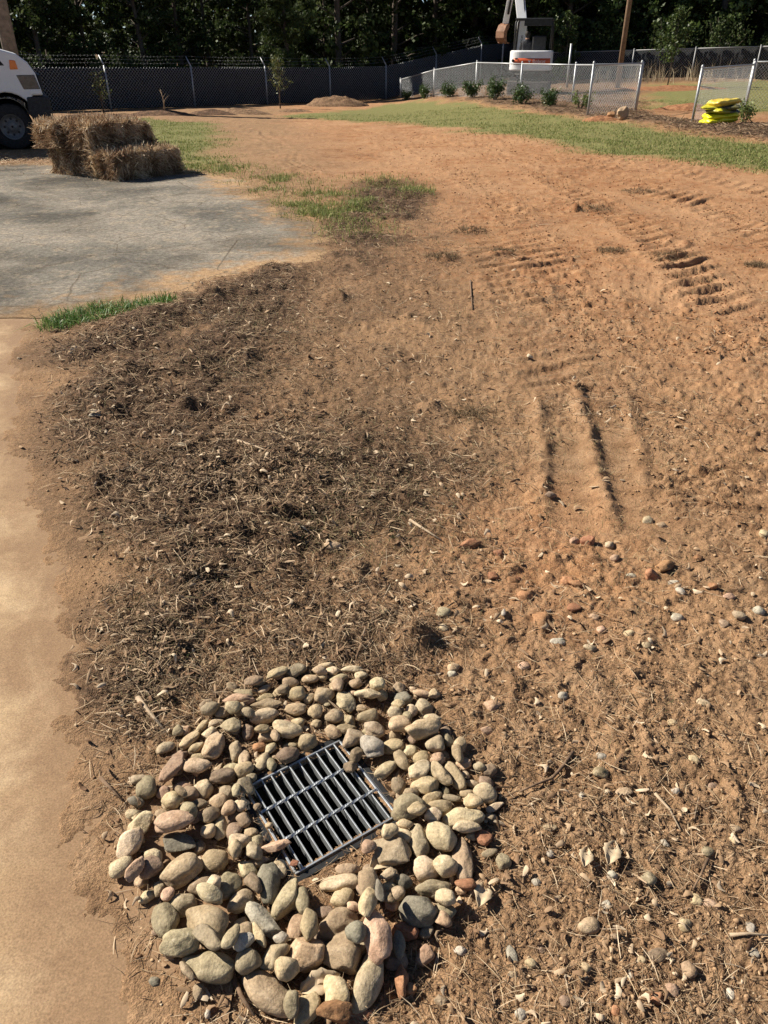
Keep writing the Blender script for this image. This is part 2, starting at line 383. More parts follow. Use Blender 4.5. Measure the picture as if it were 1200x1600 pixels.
m, t, b = new_mat('earth', .95, .12); co = objco(t)
za = N(t, 'ShaderNodeAttribute', attribute_name='zone'); sep = t.nodes.new('ShaderNodeSeparateColor'); t.links.new(za.outputs['Color'], sep.inputs[0])
mul, gra, cla, bed = sep.outputs[0], sep.outputs[1], sep.outputs[2], za.outputs['Alpha']
nA = noise(t, co, 1.6, 7, .6, .3); nB = noise(t, co, 9, 8, .65); nC = noise(t, co, 55, 5, .65); nD = noise(t, co, 240, 3, .6)
clay = ramp(t, nA, [(.28, (.165, .062, .025)), (.42, (.245, .108, .046)), (.6, (.315, .158, .073)), (.8, (.25, .115, .051))])
clay = mix(t, ramp(t, nB, [(.35, (0,) * 3), (.7, (.75,) * 3)]), clay, (.40, .245, .135))
soil = ramp(t, nB, [(.3, (.145, .085, .046)), (.5, (.245, .15, .082)), (.7, (.335, .22, .13))])
soil = mix(t, ramp(t, nA, [(.4, (0,) * 3), (.65, (.6,) * 3)]), soil, (.31, .185, .098))
mulc = ramp(t, nC, [(.3, (.036, .022, .014)), (.55, (.105, .063, .037)), (.75, (.20, .128, .077))])
clay = mix(t, ramp(t, noise(t, co, .55, 5, .6, .8), [(.45, (0,) * 3), (.62, (.5,) * 3)]), clay, (.39, .235, .13)); c = mix(t, cla, soil, clay)
mm = math_(t, 'ADD', math_(t, 'MULTIPLY', mul, 1.5), math_(t, 'MULTIPLY', math_(t, 'SUBTRACT', nB, .6), 1.6), True)
c = mix(t, mm, c, mulc)
c = mix(t, bed, c, ramp(t, nC, [(.3, (.075, .045, .027)), (.6, (.19, .12, .07)), (.8, (.29, .195, .12))]))
gg = math_(t, 'ADD', gra, math_(t, 'MULTIPLY', math_(t, 'SUBTRACT', nB, .5), 1.2), True)
c = mix(t, math_(t, 'MULTIPLY', gg, gra, True), c, ramp(t, nC, [(.3, (.11, .12, .04)), (.7, (.22, .20, .08))]))
c = mix(t, .7, c, ramp(t, nD, [(.25, (.3,) * 3), (.5, (1,) * 3), (.75, (1.7,) * 3)]), 'MULTIPLY')
c = mix(t, .5, c, ramp(t, nC, [(.25, (.55,) * 3), (.5, (1,) * 3), (.75, (1.3,) * 3)]), 'MULTIPLY')
t.links.new(c, b.inputs['Base Color'])
p_ = bump(t, b, nC, .7, .013); bump(t, b, nD, .75, .005, p_)
EARTH = m
g_ob = link('ground', g_me, EARTH); g_ob['kind'] = 'structure'

# ------------------------------------------------------------------ slabs: concrete path and old pavement
def slab(name, poly, xs, ys_, lift, mat, seed):
    gx, gy = np.meshgrid(xs, ys_); x, y = gx.ravel(), gy.ravel()
    hz = macro(x, y) + lift + .002 * fbm(x, y, 6, 3, seed)
    z = zones(x, y); s = z['path'] if name == 'path' else z['pave']
    k = len(xs); ii = (np.arange(len(ys_) - 1)[:, None] * k + np.arange(k - 1)[None, :]).ravel()
    fc = np.stack([ii, ii + 1, ii + k + 1, ii + k], 1)
    fc = fc[s[fc].max(1) > -.25]
    me = fast_mesh(name, np.stack([x, y, hz], 1), fc, {'edge': s}, True)
    o = link(name, me, mat); o['kind'] = 'structure'; return o
m, t, b = new_mat('dusty_concrete', .9, .2); co = objco(t)
ea = N(t, 'ShaderNodeAttribute', attribute_name='edge')
n1 = noise(t, co, 3.2, 7, .62, .4); n2_ = noise(t, co, 45, 5, .65); n4 = noise(t, co, 200, 5, .75); n0 = noise(t, co, .9, 4, .5)
c = ramp(t, n1, [(.3, (.45, .315, .175)), (.5, (.53, .38, .22)), (.7, (.60, .45, .275))])
c = mix(t, ramp(t, n0, [(.42, (0,) * 3), (.6, (.5,) * 3)]), c, (.47, .315, .165))
mp = N(t, 'ShaderNodeMapping'); mp.inputs['Scale'].default_value = (1.1, 4.5, 1); t.links.new(co, mp.inputs['Vector'])
ns = noise(t, mp.outputs[0], 1.6, 6, .65, .4); c = mix(t, ramp(t, ns, [(.46, (0,) * 3), (.56, (.6,) * 3)]), c, (.60, .45, .28)); c = mix(t, ramp(t, ns, [(.30, (.55,) * 3), (.40, (0,) * 3)]), c, (.36, .24, .135))
e_ = math_(t, 'ADD', math_(t, 'MULTIPLY', math_(t, 'SUBTRACT', ea.outputs['Fac'], .05), 2.8), math_(t, 'MULTIPLY', math_(t, 'SUBTRACT', n1, .5), 2.2), True)
c = mix(t, ramp(t, e_, [(.0, (1,) * 3), (.35, (.7,) * 3), (1, (0,) * 3)]), c, (.255, .16, .09))
c = mix(t, .4, c, ramp(t, n2_, [(.3, (.7,) * 3), (.7, (1.2,) * 3)]), 'MULTIPLY')
c = mix(t, .8, c, ramp(t, n4, [(.3, (.5,) * 3), (.7, (1.4,) * 3)]), 'MULTIPLY')
t.links.new(c, b.inputs['Base Color']); p_ = bump(t, b, n2_, .25, .004); bump(t, b, n4, .35, .0015, p_)
CONC = m
pj = at(40, 497).y
slab('path', PATH, np.concatenate([np.linspace(-14, -2.6, 30)[:-1], np.linspace(-2.6, -.3, 150)]), np.concatenate([np.linspace(-8, 0, 12)[:-1], np.linspace(0, pj - .012, 220)]), 0.0, CONC, 201)
m, t, b = new_mat('old_pavement', .95, .06); co = objco(t)
ea = N(t, 'ShaderNodeAttribute', attribute_name='edge')
n1 = noise(t, co, .8, 6, .6, .5); n2_ = noise(t, co, 6, 6, .6); n3_ = noise(t, co, 70, 5, .75)
c = ramp(t, n1, [(.32, (.085, .082, .078)), (.45, (.135, .13, .12)), (.58, (.21, .195, .175)), (.7, (.165, .152, .135))])
c = mix(t, ramp(t, n2_, [(.52, (0,) * 3), (.74, (.5,) * 3)]), c, (.30, .245, .18))
e_ = math_(t, 'ADD', math_(t, 'MULTIPLY', ea.outputs['Fac'], 2.4), math_(t, 'MULTIPLY', math_(t, 'SUBTRACT', n2_, .5), 4.0), True)
c = mix(t, ramp(t, e_, [(0, (1,) * 3), (.4, (.55,) * 3), (1, (0,) * 3)]), c, (.29, .20, .125))
vo = N(t, 'ShaderNodeTexVoronoi', feature='DISTANCE_TO_EDGE', Scale=1.1)
wv = mix(t, .25, co, noise(t, co, 2.5, 4), 'ADD'); t.links.new(wv, vo.inputs['Vector'])
ck = ramp(t, vo.outputs[0], [(0, (.85,) * 3), (.004, (.6,) * 3), (.010, (0,) * 3)])
c = mix(t, ck, c, (.10, .085, .07))
c = mix(t, .6, c, ramp(t, n3_, [(.3, (.35,) * 3), (.7, (1.7,) * 3)]), 'MULTIPLY')
c = mix(t, 1.0, c, (1.06, 1.0, .90), 'MULTIPLY'); n5 = noise(t, co, 24, 4, .7); c = mix(t, .55, c, ramp(t, n5, [(.35, (.45,) * 3), (.65, (1.5,) * 3)]), 'MULTIPLY')
c = mix(t, .6, c, ramp(t, noise(t, co, .35, 3, .6, 1.5), [(.42, (.5, .5, .5)), (.5, (1,) * 3), (.6, (1.15,) * 3)]), 'MULTIPLY')
t.links.new(c, b.inputs['Base Color'])
hh = math_(t, 'SUBTRACT', n3_, math_(t, 'MULTIPLY', ck, .6)); p_ = bump(t, b, hh, .5, .006); bump(t, b, n2_, .3, .02, p_)
PAVM = m
slab('pavement', PAVE, np.linspace(-16, 0.2, 170), np.linspace(pj - .005, at(0, 250).y + .5, 170), 0.004, PAVM, 203)

# ------------------------------------------------------------------ drain: pit, frame, grate bars
STEEL = mat_noise('galvanised_steel', [(.3, (.42, .44, .45)), (.7, (.62, .64, .64))], 40, .42, .15, .001, 200, .5, .85)
PLAST = mat_noise('black_plastic', [(.3, (.012, .012, .013)), (.7, (.03, .03, .03))], 20, .5, .1)
WETPIT = mat_noise('pit_mud', [(.3, (.01, .008, .006)), (.7, (.03, .022, .015))], 20, .8, .3)
rotg = math.atan2(GU.y, GU.x)
basin = thing('catch_basin', 'square black plastic catch basin sunk in the soil beneath the steel grate', 'catch basin', (GC.x, GC.y, -.45), rotg)
hs = GS / 2
for i in range(4):
    a = i * math.pi / 2; M_ = Matrix.Rotation(a, 4, 'Z')
    MB().box((hs + .004, 0, .2175), (.012, 2 * hs + .02, .435), M_).build('basin_wall', PLAST, basin)
MB().box((0, 0, .004), (2 * hs, 2 * hs, .008)).build('basin_floor', WETPIT, basin)
for i in range(4):
    a = i * math.pi / 2; M_ = Matrix.Rotation(a, 4, 'Z')
    MB().box((hs + .010, 0, .442), (.016, 2 * hs + .036, .012), M_).build('basin_rim', PLAST, basin, .002)
grate = thing('drain_grate', 'square galvanised steel drain grate with parallel bars ringed by river stones', 'grate', (GC.x, GC.y, 0), rotg)
fr = MB()
for i in range(4):
    M_ = Matrix.Rotation(i * math.pi / 2, 4, 'Z'); fr.box((hs - .0035, (-.0025), -.009), (.005, 2 * hs - .009, .024), M_)
fr.build('grate_frame', STEEL, grate, .0008, 1)
NB = 10
for i in range(NB):
    yb = -hs + (i + .85) * (2 * hs / (NB + .7))
    tw = MB(); pts = []
    tw.box((0, yb, -.010), (2 * hs - .013, .0034, .026))
    tw.build('bearing_bar', STEEL, grate, .0007, 1)
for k in (-1, 1):
    xb = k * hs * .345; pts = [(xb, -hs + .006 + q * (2 * hs - .012) / 40, .0035) for q in range(41)]
    cb = MB()
    V = []; n = 4                                  # a twisted square rod
    for q, p in enumerate(pts):
        for j in range(4):
            a = q * .32 + j * math.pi / 2; V.append((p[0] + math.cos(a) * .0042, p[1], p[2] + math.sin(a) * .0042))
    cb.add(V, [(q * 4 + j, q * 4 + (j + 1) % 4, q * 4 + 4 + (j + 1) % 4, q * 4 + 4 + j) for q in range(40) for j in range(4)] + [(3, 2, 1, 0), (160, 161, 162, 163)])
    cb.build('cross_rod', STEEL, grate)

# ------------------------------------------------------------------ river stones round the drain
def free(x, y):
    u, v = grate_uv(x, y); return np.maximum(np.abs(u), np.abs(v)) > hs + .012
def stone_mat(name, lo, mid, hi, spec_=(.7, .6, .45), vary=.24):
    m, t, b = new_mat(name, .8, .25); co = objco(t); oi = t.nodes.new('ShaderNodeObjectInfo')
    ad = t.nodes.new('ShaderNodeVectorMath'); ad.operation = 'ADD'; t.links.new(co, ad.inputs[0])
    sc = t.nodes.new('ShaderNodeVectorMath'); sc.operation = 'SCALE'; sc.inputs[0].default_value = (17, 31, 23); t.links.new(oi.outputs['Random'], sc.inputs['Scale'])
    t.links.new(sc.outputs[0], ad.inputs[1]); v = ad.outputs[0]
    a = noise(t, v, 22, 7, .65, 1.2); f = noise(t, v, 160, 4, .7); g = noise(t, v, 45, 5, .65)
    c = ramp(t, a, [(.3, lo), (.5, mid), (.7, hi)])
    c = mix(t, .75, c, ramp(t, f, [(.3, (.5,) * 3), (.55, (1,) * 3), (.75, (1.3,) * 3)]), 'MULTIPLY')
    c = mix(t, ramp(t, g, [(.62, (0,) * 3), (.75, (.5,) * 3)]), c, spec_)
    c = mix(t, ramp(t, g, [(.24, (.6,) * 3), (.36, (0,) * 3)]), c, (.24, .14, .07))
    h = N(t, 'ShaderNodeHueSaturation'); t.links.new(c, h.inputs['Color'])
    t.links.new(math_(t, 'ADD', math_(t, 'MULTIPLY', oi.outputs['Random'], vary * 2), 1 - vary), h.inputs['Value'])
    t.links.new(math_(t, 'ADD', math_(t, 'MULTIPLY', math_(t, 'FRACT', math_(t, 'MULTIPLY', oi.outputs['Random'], 7.3)), .022), .485), h.inputs['Hue'])
    t.links.new(h.outputs[0], b.inputs['Base Color'])
    p = bump(t, b, g, .6, .006); bump(t, b, f, .6, .003, p); return m
SM = {'t': stone_mat('tan_stone', (.275, .202, .115), (.385, .29, .172), (.47, .37, .235)),
      'y': stone_mat('buff_stone', (.32, .242, .142), (.43, .34, .212), (.52, .43, .285)),
      'g': stone_mat('greenish_grey_stone', (.22, .172, .10), (.305, .248, .152), (.39, .325, .21)),
      'G': stone_mat('dark_grey_stone', (.125, .108, .075), (.19, .168, .12), (.26, .23, .168)),
      'o': stone_mat('pinkish_stone', (.31, .20, .118), (.42, .285, .178), (.49, .355, .235)),
      'd': stone_mat('brown_stone', (.17, .12, .075), (.25, .18, .115), (.32, .24, .16)),
      'R': stone_mat('rusty_stone', (.21, .10, .045), (.32, .165, .08), (.40, .225, .115), (.45, .29, .16)),
      'w': stone_mat('pale_stone', (.32, .275, .20), (.41, .36, .275), (.50, .445, .35))}
CNAME = {'t': 'tan', 'y': 'pale buff', 'g': 'greenish grey', 'G': 'dark grey', 'o': 'pinkish tan', 'd': 'brown', 'R': 'rusty orange', 'w': 'whitish'}
_ico = {}
def ico(n):
    if n not in _ico:
        bm = bmesh.new(); bmesh.ops.create_icosphere(bm, subdivisions=n, radius=1)
        bm.verts.ensure_lookup_table(); V = np.array([v.co[:] for v in bm.verts]); Fc = np.array([[v.index for v in f.verts] for f in bm.faces]); bm.free(); _ico[n] = (V, Fc)
    return _ico[n]
def stone_shape(a, b, c, ang, sub=4, seed=0, crumb=False):
    V, Fc = ico(sub); V = V.copy(); r = np.random.default_rng(seed)
    amp = .34 if ang else .27
    q = n3(V * 1.25 + r.uniform(0, 50, 3), seed) * amp + n3(V * 2.6 + r.uniform(0, 50, 3), seed + 1) * amp * .28
    V *= (1 + q)[:, None]
    sk = r.uniform(-.2, .2); V[:, 1] *= 1 + sk * V[:, 0]
    for k in range(r.integers(5, 9) if ang else r.integers(2, 5)):          # flattened or broken faces
        nrm = r.normal(size=3); nrm /= np.linalg.norm(nrm); d = r.uniform(.52, .8) if ang else r.uniform(.66, .9)
        s = V @ nrm - d; V -= np.where(s > 0, s * (.9 if ang else .72), 0)[:, None] * nrm
    if ang: V *= (1 + n3(V * 6 + 9, seed + 3) * .035)[:, None]
    if crumb: V *= (1 + n3(V * 3.3 + 5, seed + 7) * .20 + n3(V * 8 + 2, seed + 8) * .10)[:, None]
    ex = np.abs(V).max(0); V = V / ex * np.array([a, b, c])
    return V, Fc
ST = []
def reg(ox, oy, k, L): ST.extend([(ox + x / k, oy + y / k, w_ / k, h_ / k, an, cc) for x, y, w_, h_, an, cc in L])
K = 1200 / 350
reg(150, 1020, K, [(1075,92,110,65,-20,'g'),(1145,125,85,50,5,'t'),(1035,152,90,60,20,'t'),(970,118,110,50,-25,'t'),(850,165,95,50,-15,'t'),(895,183,75,45,-20,'t'),(905,222,90,45,-10,'t'),(1005,205,65,50,0,'d'),(1080,215,100,80,-15,'t'),(1065,285,110,65,5,'t'),(785,205,110,38,10,'y'),(915,262,155,58,-5,'t'),(755,247,165,52,-3,'oa'),(740,312,85,80,0,'ya'),(900,328,140,75,-5,'y'),(618,305,95,65,-30,'g'),(640,358,80,50,-10,'y'),(722,390,110,75,15,'ya'),(815,335,65,50,20,'y'),(1080,345,70,50,10,'t'),(1170,295,75,75,0,'t'),(1180,350,60,42,0,'t'),(1020,395,155,78,10,'y'),(895,413,80,50,-10,'t'),(812,402,60,75,0,'d'),(610,415,75,60,-40,'ya'),(560,370,90,42,-55,'t'),(435,400,60,60,0,'g'),(500,440,115,60,-50,'t'),(632,478,135,95,-70,'t'),(365,488,90,60,-35,'y'),(530,485,80,50,-40,'t'),(440,525,85,48,-30,'d'),(740,495,100,65,85,'g'),(960,437,75,45,60,'t'),(930,485,70,50,-60,'y'),(870,475,70,45,0,'R'),(1040,465,75,45,5,'y'),(1130,450,100,75,-10,'t'),(1025,525,115,85,5,'d'),(790,535,110,55,80,'t'),(885,550,95,70,-70,'y'),(935,565,75,55,80,'g'),(410,615,170,85,-55,'oa'),(540,605,145,80,5,'t'),(715,580,100,50,-10,'g'),(790,605,100,70,-30,'t'),(680,640,130,75,-10,'d'),(575,700,105,95,40,'y'),(265,705,110,105,0,'g'),(460,680,90,45,-15,'o'),(355,722,70,65,0,'o'),(497,732,95,75,0,'t'),(795,705,110,90,45,'ga'),(695,720,75,75,0,'g'),(410,795,105,85,10,'t'),(655,772,95,75,-10,'o'),(710,825,75,70,90,'o'),(490,850,110,85,20,'ga'),(345,845,90,70,40,'t'),(610,850,105,75,-40,'d'),(770,805,60,55,0,'y'),(785,873,80,70,0,'t'),(655,905,120,85,75,'y'),(600,940,75,75,0,'y'),(240,900,140,100,-60,'ya'),(420,930,195,100,-5,'o'),(440,990,185,120,15,'Ga'),(185,830,75,50,0,'y'),(200,770,100,60,20,'Ga'),(735,920,90,80,90,'d'),(825,930,70,55,0,'t'),(860,985,75,70,90,'g'),(760,990,120,85,-15,'ya'),(960,1018,150,60,-10,'oa'),(230,650,110,45,-10,'y'),(465,775,70,38,30,'t'),(555,800,90,60,0,'d'),(750,745,65,45,90,'g'),(830,650,55,40,-30,'g'),(545,530,80,38,0,'t')])
reg(450, 1020, K, [(170,95,80,45,10,'t'),(235,75,70,50,20,'y'),(195,50,80,34,-15,'t'),(270,115,90,45,-10,'y'),(345,68,110,45,-10,'y'),(395,97,70,50,-5,'y'),(268,165,100,62,85,'t'),(190,208,110,90,-40,'t'),(310,250,145,95,60,'ya'),(365,140,70,50,0,'t'),(435,210,140,75,5,'ya'),(478,170,75,70,0,'y'),(345,188,60,38,0,'t'),(620,215,95,75,15,'G'),(715,195,85,42,10,'o'),(670,155,42,40,0,'t'),(720,265,90,80,50,'ya'),(660,290,80,68,90,'y'),(590,275,65,45,20,'t'),(570,305,80,60,30,'y'),(435,315,110,80,-40,'t'),(250,315,90,80,20,'y'),(390,262,60,42,0,'t'),(590,385,120,90,0,'t'),(640,340,70,50,90,'g'),(465,395,115,75,25,'y'),(240,392,85,65,20,'t'),(310,375,100,55,-10,'t'),(345,445,115,105,-50,'ya'),(450,495,125,110,70,'w'),(565,467,110,75,-15,'t'),(655,495,80,65,10,'y'),(725,420,180,105,-12,'t'),(775,350,85,50,0,'y'),(795,482,100,95,20,'g'),(865,452,75,62,60,'ga'),(722,535,92,88,0,'t'),(610,560,110,65,60,'t'),(525,595,120,65,-40,'y'),(912,528,105,58,85,'t'),(700,625,130,85,-30,'y'),(805,560,75,60,0,'o'),(825,640,145,80,50,'t'),(895,630,160,80,60,'t'),(735,685,140,90,0,'t'),(590,680,85,75,90,'d'),(660,725,80,55,0,'t'),(780,740,105,55,-30,'t'),(810,795,170,75,-8,'t'),(880,735,100,45,5,'g'),(640,815,175,110,-15,'g'),(695,860,100,60,-20,'t'),(955,605,45,40,0,'y'),(1030,587,60,50,30,'g'),(1065,648,80,60,20,'d'),(1060,715,120,95,35,'y'),(968,715,80,60,0,'t'),(995,780,92,75,15,'t'),(990,650,70,38,10,'y'),(945,860,210,85,-4,'y'),(960,920,140,60,-5,'y'),(775,870,95,80,0,'ya'),(820,960,150,135,60,'y'),(705,980,170,105,80,'g'),(610,955,120,80,20,'y'),(540,970,90,70,0,'y'),(1060,960,95,85,0,'Ra'),(625,905,90,42,0,'t'),(1115,775,100,42,-20,'ya'),(1090,830,60,42,0,'g')])
reg(150, 1300, K, [(190,55,165,112,-60,'y'),(135,165,125,95,-40,'y'),(300,105,100,75,10,'y'),(290,185,130,110,0,'d'),(210,240,135,80,-70,'oa'),(265,310,90,60,-30,'y'),(330,285,75,60,80,'y'),(450,195,215,140,-25,'t'),(560,265,130,90,-25,'t'),(635,305,80,78,0,'y'),(455,362,140,110,0,'g'),(385,330,70,70,0,'o'),(368,462,180,125,60,'g'),(600,485,245,165,20,'t'),(450,612,190,115,-8,'g'),(605,710,270,130,12,'g'),(610,610,190,90,40,'ga'),(635,125,140,100,5,'t'),(700,275,150,120,-50,'g'),(760,355,150,85,-40,'y'),(620,375,150,75,20,'y'),(770,455,80,78,0,'t'),(805,175,110,70,30,'y'),(840,100,95,80,10,'ya'),(745,95,90,72,90,'t'),(920,255,190,120,80,'G'),(840,275,130,65,50,'d'),(975,160,110,60,50,'y'),(1020,340,200,105,-65,'g'),(1108,350,135,75,80,'g'),(890,455,230,100,40,'wa'),(1075,470,145,85,-75,'o'),(1145,510,140,90,80,'t'),(985,565,80,60,0,'w'),(960,665,150,105,-50,'ya'),(800,540,100,95,0,'t'),(870,560,140,50,55,'t'),(735,625,115,70,-60,'g'),(790,625,105,95,-50,'wa'),(820,700,125,115,0,'g'),(920,830,330,140,32,'t'),(1020,745,130,110,0,'t'),(1110,635,210,165,15,'oa'),(1120,940,190,110,-60,'t'),(540,830,70,60,90,'d'),(490,750,110,42,40,'d'),(590,940,50,34,90,'w')])
reg(450, 1300, K, [(315,168,130,65,-5,'t'),(295,240,230,80,-4,'y'),(288,335,115,105,0,'t'),(185,392,110,60,-5,'da'),(430,290,150,110,70,'t'),(440,175,75,72,0,'d'),(430,90,80,70,0,'o'),(560,95,210,130,10,'ya'),(535,215,90,45,-15,'y'),(535,270,90,70,-30,'g'),(620,240,90,75,0,'G'),(590,310,75,65,0,'y'),(535,340,80,45,5,'t'),(740,162,130,115,0,'y'),(850,165,130,100,0,'y'),(945,115,230,105,88,'t'),(795,265,200,80,-5,'g'),(695,390,200,140,5,'G'),(840,348,110,75,15,'y'),(835,450,80,78,0,'o'),(265,475,200,150,-15,'t'),(430,430,150,95,-75,'t'),(350,400,70,42,20,'o'),(470,560,245,150,80,'o'),(290,645,200,175,30,'ta'),(430,770,290,140,-70,'g'),(255,855,190,130,60,'t'),(370,590,110,100,0,'G'),(590,590,120,70,90,'G'),(625,495,140,90,0,'Ra'),(600,770,150,90,85,'Ra'),(955,265,110,60,10,'R'),(490,385,110,46,80,'G'),(1085,60,90,40,-20,'g'),(260,985,190,110,0,'Ra'),(130,790,130,70,-10,'ya'),(20,930,120,80,80,'g')])
RES = .003; hx0, hy0, hn = GC.x - .85, GC.y - .85, 567
gx, gy = np.meshgrid(hx0 + np.arange(hn) * RES, hy0 + np.arange(hn) * RES)
HM = height(gx.ravel(), gy.ravel()).reshape(hn, hn)
gu, gv = grate_uv(gx, gy); HM = np.where(np.maximum(np.abs(gu), np.abs(gv)) < hs + .004, .006, HM)
def drop(cx, cy, a, b, c, yaw, sink=.9):
    rr = max(a, b) + RES
    i0 = max(int((cx - rr - hx0) / RES), 0); i1 = min(int((cx + rr - hx0) / RES) + 2, hn); j0 = max(int((cy - rr - hy0) / RES), 0); j1 = min(int((cy + rr - hy0) / RES) + 2, hn)
    dx = gx[j0:j1, i0:i1] - cx; dy = gy[j0:j1, i0:i1] - cy; ca, sa = math.cos(yaw), math.sin(yaw)
    q = ((dx * ca + dy * sa) / a) ** 2 + ((-dx * sa + dy * ca) / b) ** 2
    mk = q < .72
    if not mk.any(): return c * .6
    hh = HM[j0:j1, i0:i1]; need = hh + c * np.sqrt(np.clip(1 - q, 0, 1)); z0 = float(np.quantile(need[mk], sink)) - c * .06
    mk2 = q < 1; HM[j0:j1, i0:i1] = np.where(mk2, np.maximum(hh, z0 + c * np.sqrt(np.clip(1 - q, 0, 1))), hh)
    return z0
STG = 'river stones ringing the drain'
def lay_stone(cx, cy, a, b, c, yaw, code, seed, sink=.86, name='river_stone', group=STG, label=None, sub=4, dropit=True):
    ang = len(code) > 1
    V, Fc = stone_shape(a, b, c, ang, sub, seed, name == 'clay_clod'); r = np.random.default_rng(seed + 5)
    z0 = drop(cx, cy, a, b, c, yaw, sink) if dropit else float(height(np.array([cx]), np.array([cy]))[0]) + c * .12
    if not dropit and not free(np.array([cx]), np.array([cy]))[0]: z0 = .010 + c * .5
    me = fast_mesh('stone', V, Fc, None, True)
    o = link(name, me, SM[code[0]], None, (cx, cy, z0), (r.uniform(-.16, .16), r.uniform(-.16, .16), yaw))
    o['label'] = label; o['category'] = 'stone'
    if group: o['group'] = group
    return o
def stone_label(cx, cy, a, b, code):
    L = 2 * a; size = 'small' if L < .055 else 'large' if L > .10 else 'medium'
    e = a / b; sh = 'angular broken' if len(code) > 1 else 'long smooth' if e > 1.75 else 'round smooth' if e < 1.2 else 'oval smooth'
    u, v = grate_uv(cx, cy); q = max(abs(u), abs(v)) - hs
    side = ('clay' if cx > GC.x + .13 else 'path') if abs(cx - GC.x) > .13 else 'mulch' if cy > GC.y else 'litter'
    side = {'clay': 'clay', 'path': 'path', 'mulch': 'mulch', 'litter': 'leaf litter'}[side]
    pos = 'beside the grate' if q < .06 else 'inside the ring' if q < .17 else 'on the outer rim'
    return f'{size} {sh} {CNAME[code[0]]} stone {pos}, {side} side'
# a bed of smaller stones in the gaps
fill = []
for k in range(900):
    a_ = random.uniform(0, 2 * math.pi); rad = random.uniform(.2, .47); cx = GC.x + math.cos(a_) * rad; cy = GC.y + .02 + math.sin(a_) * rad * 1.02
    u, v = grate_uv(cx, cy)
    if max(abs(u), abs(v)) < hs + .03 or any((cx - f[0]) ** 2 + (cy - f[1]) ** 2 < .045 ** 2 for f in fill): continue
    fill.append((cx, cy))
fill = fill[:70]
sd_ = 1503
for cx, cy in fill:
    a = random.uniform(.016, .027); b = a * random.uniform(.65, .95); code = random.choice(['t', 't', 'd', 'g', 'ta', 'o']); sd_ += 10
    lay_stone(cx, cy, a, b, b * .7, random.uniform(0, 3), code, sd_, .8, label=None)['label'] = 'small ' + CNAME[code[0]] + ' stone wedged low between bigger river stones'
lay = []
for (px, py, w_, h_, an, code) in ST:
    P = at(px, py, .03); zc = P.y * CP + (CAMH - P.z) * SP; s = zc / F
    an_ = R(an); mx_, my_ = math.cos(an_), -math.sin(an_)
    vx, vy = mx_, my_ / .90; kx = math.hypot(vx, vy); ux, uy = -my_, mx_ / .90; ky = math.hypot(ux, uy)
    a = w_ / 2 * s * kx * 1.15; b = h_ / 2 * s * ky * 1.13; yaw = math.atan2(vy, vx)
    if b > a: a, b, yaw = b, a, yaw + math.pi / 2
    u, v = grate_uv(P.x, P.y); q = max(abs(u), abs(v))
    if q < hs - .02 and b > .02: continue
    lay.append((a * b, P.x, P.y, a, b, yaw, code))
lay.sort(key=lambda e: -e[0])
for (_, cx, cy, a, b, yaw, code) in lay:
    sd_ += 10; c = min(b * random.uniform(.66, .92), a * .7)
    lay_stone(cx, cy, a, b, c, yaw, code, sd_, .80, label=stone_label(cx, cy, a, b, code), sub=4 if a > .035 else 3)

# ------------------------------------------------------------------ single pebbles and clods lying on the soil
LOOSE = []
def reg2(ox, oy, k, L): LOOSE.extend([(ox + x / k, oy + y / k, w_ / k, h_ / k, c) for x, y, w_, h_, c in L])
reg2(780, 1200, 1200 / 420, [(935,365,60,50,'g'),(740,333,30,40,'w'),(485,595,45,55,'w'),(400,690,100,70,'t'),(835,685,60,60,'t'),(670,490,70,60,'g'),(55,820,50,80,'wa'),(390,885,45,45,'t'),(590,900,40,55,'wa'),(850,885,75,75,'o'),(780,975,60,55,'o'),(105,1090,70,70,'wa'),(525,1070,50,45,'R'),(295,1035,50,45,'d'),(1045,985,40,50,'w'),(710,815,110,70,'da'),(170,495,45,35,'w'),(230,370,35,35,'w'),(645,845,45,40,'t'),(190,785,40,45,'d'),(790,100,40,30,'w'),(450,20,80,50,'t'),(710,1015,70,60,'R'),(1130,700,45,60,'w'),(510,470,50,40,'wa'),(370,120,30,40,'w'),(955,590,90,60,'oa'),(1050,310,40,50,'t'),(520,745,40,30,'t'),(60,910,40,30,'t')])
reg2(680, 620, 1200 / 520, [(115,540,100,50,'Ra'),(230,565,45,40,'Ra'),(440,878,60,32,'w'),(770,433,45,35,'y'),(1095,793,50,42,'y'),(710,635,50,26,'w'),(830,610,110,65,'Ra'),(630,525,40,40,'ya'),(555,520,60,50,'Ra'),(505,515,40,45,'oa'),(320,965,50,40,'o'),(470,660,60,50,'Ra'),(30,780,60,45,'g'),(780,640,60,55,'Ra'),(500,755,60,45,'Ra'),(385,790,70,60,'Ra'),(275,660,50,40,'Ra'),(1060,720,50,30,'o'),(1170,770,45,40,'w'),(600,830,45,35,'o'),(700,850,45,35,'t'),(885,700,30,40,'w'),(245,785,20,35,'w'),(415,355,50,30,'da'),(1040,820,40,45,'da'),(950,575,40,30,'R'),(290,650,45,30,'Ra'),(560,905,50,30,'g'),(820,450,40,30,'o'),(1185,495,40,40,'y'),(1000,690,45,40,'Ra'),(65,975,50,35,'o'),(860,665,60,25,'w')])
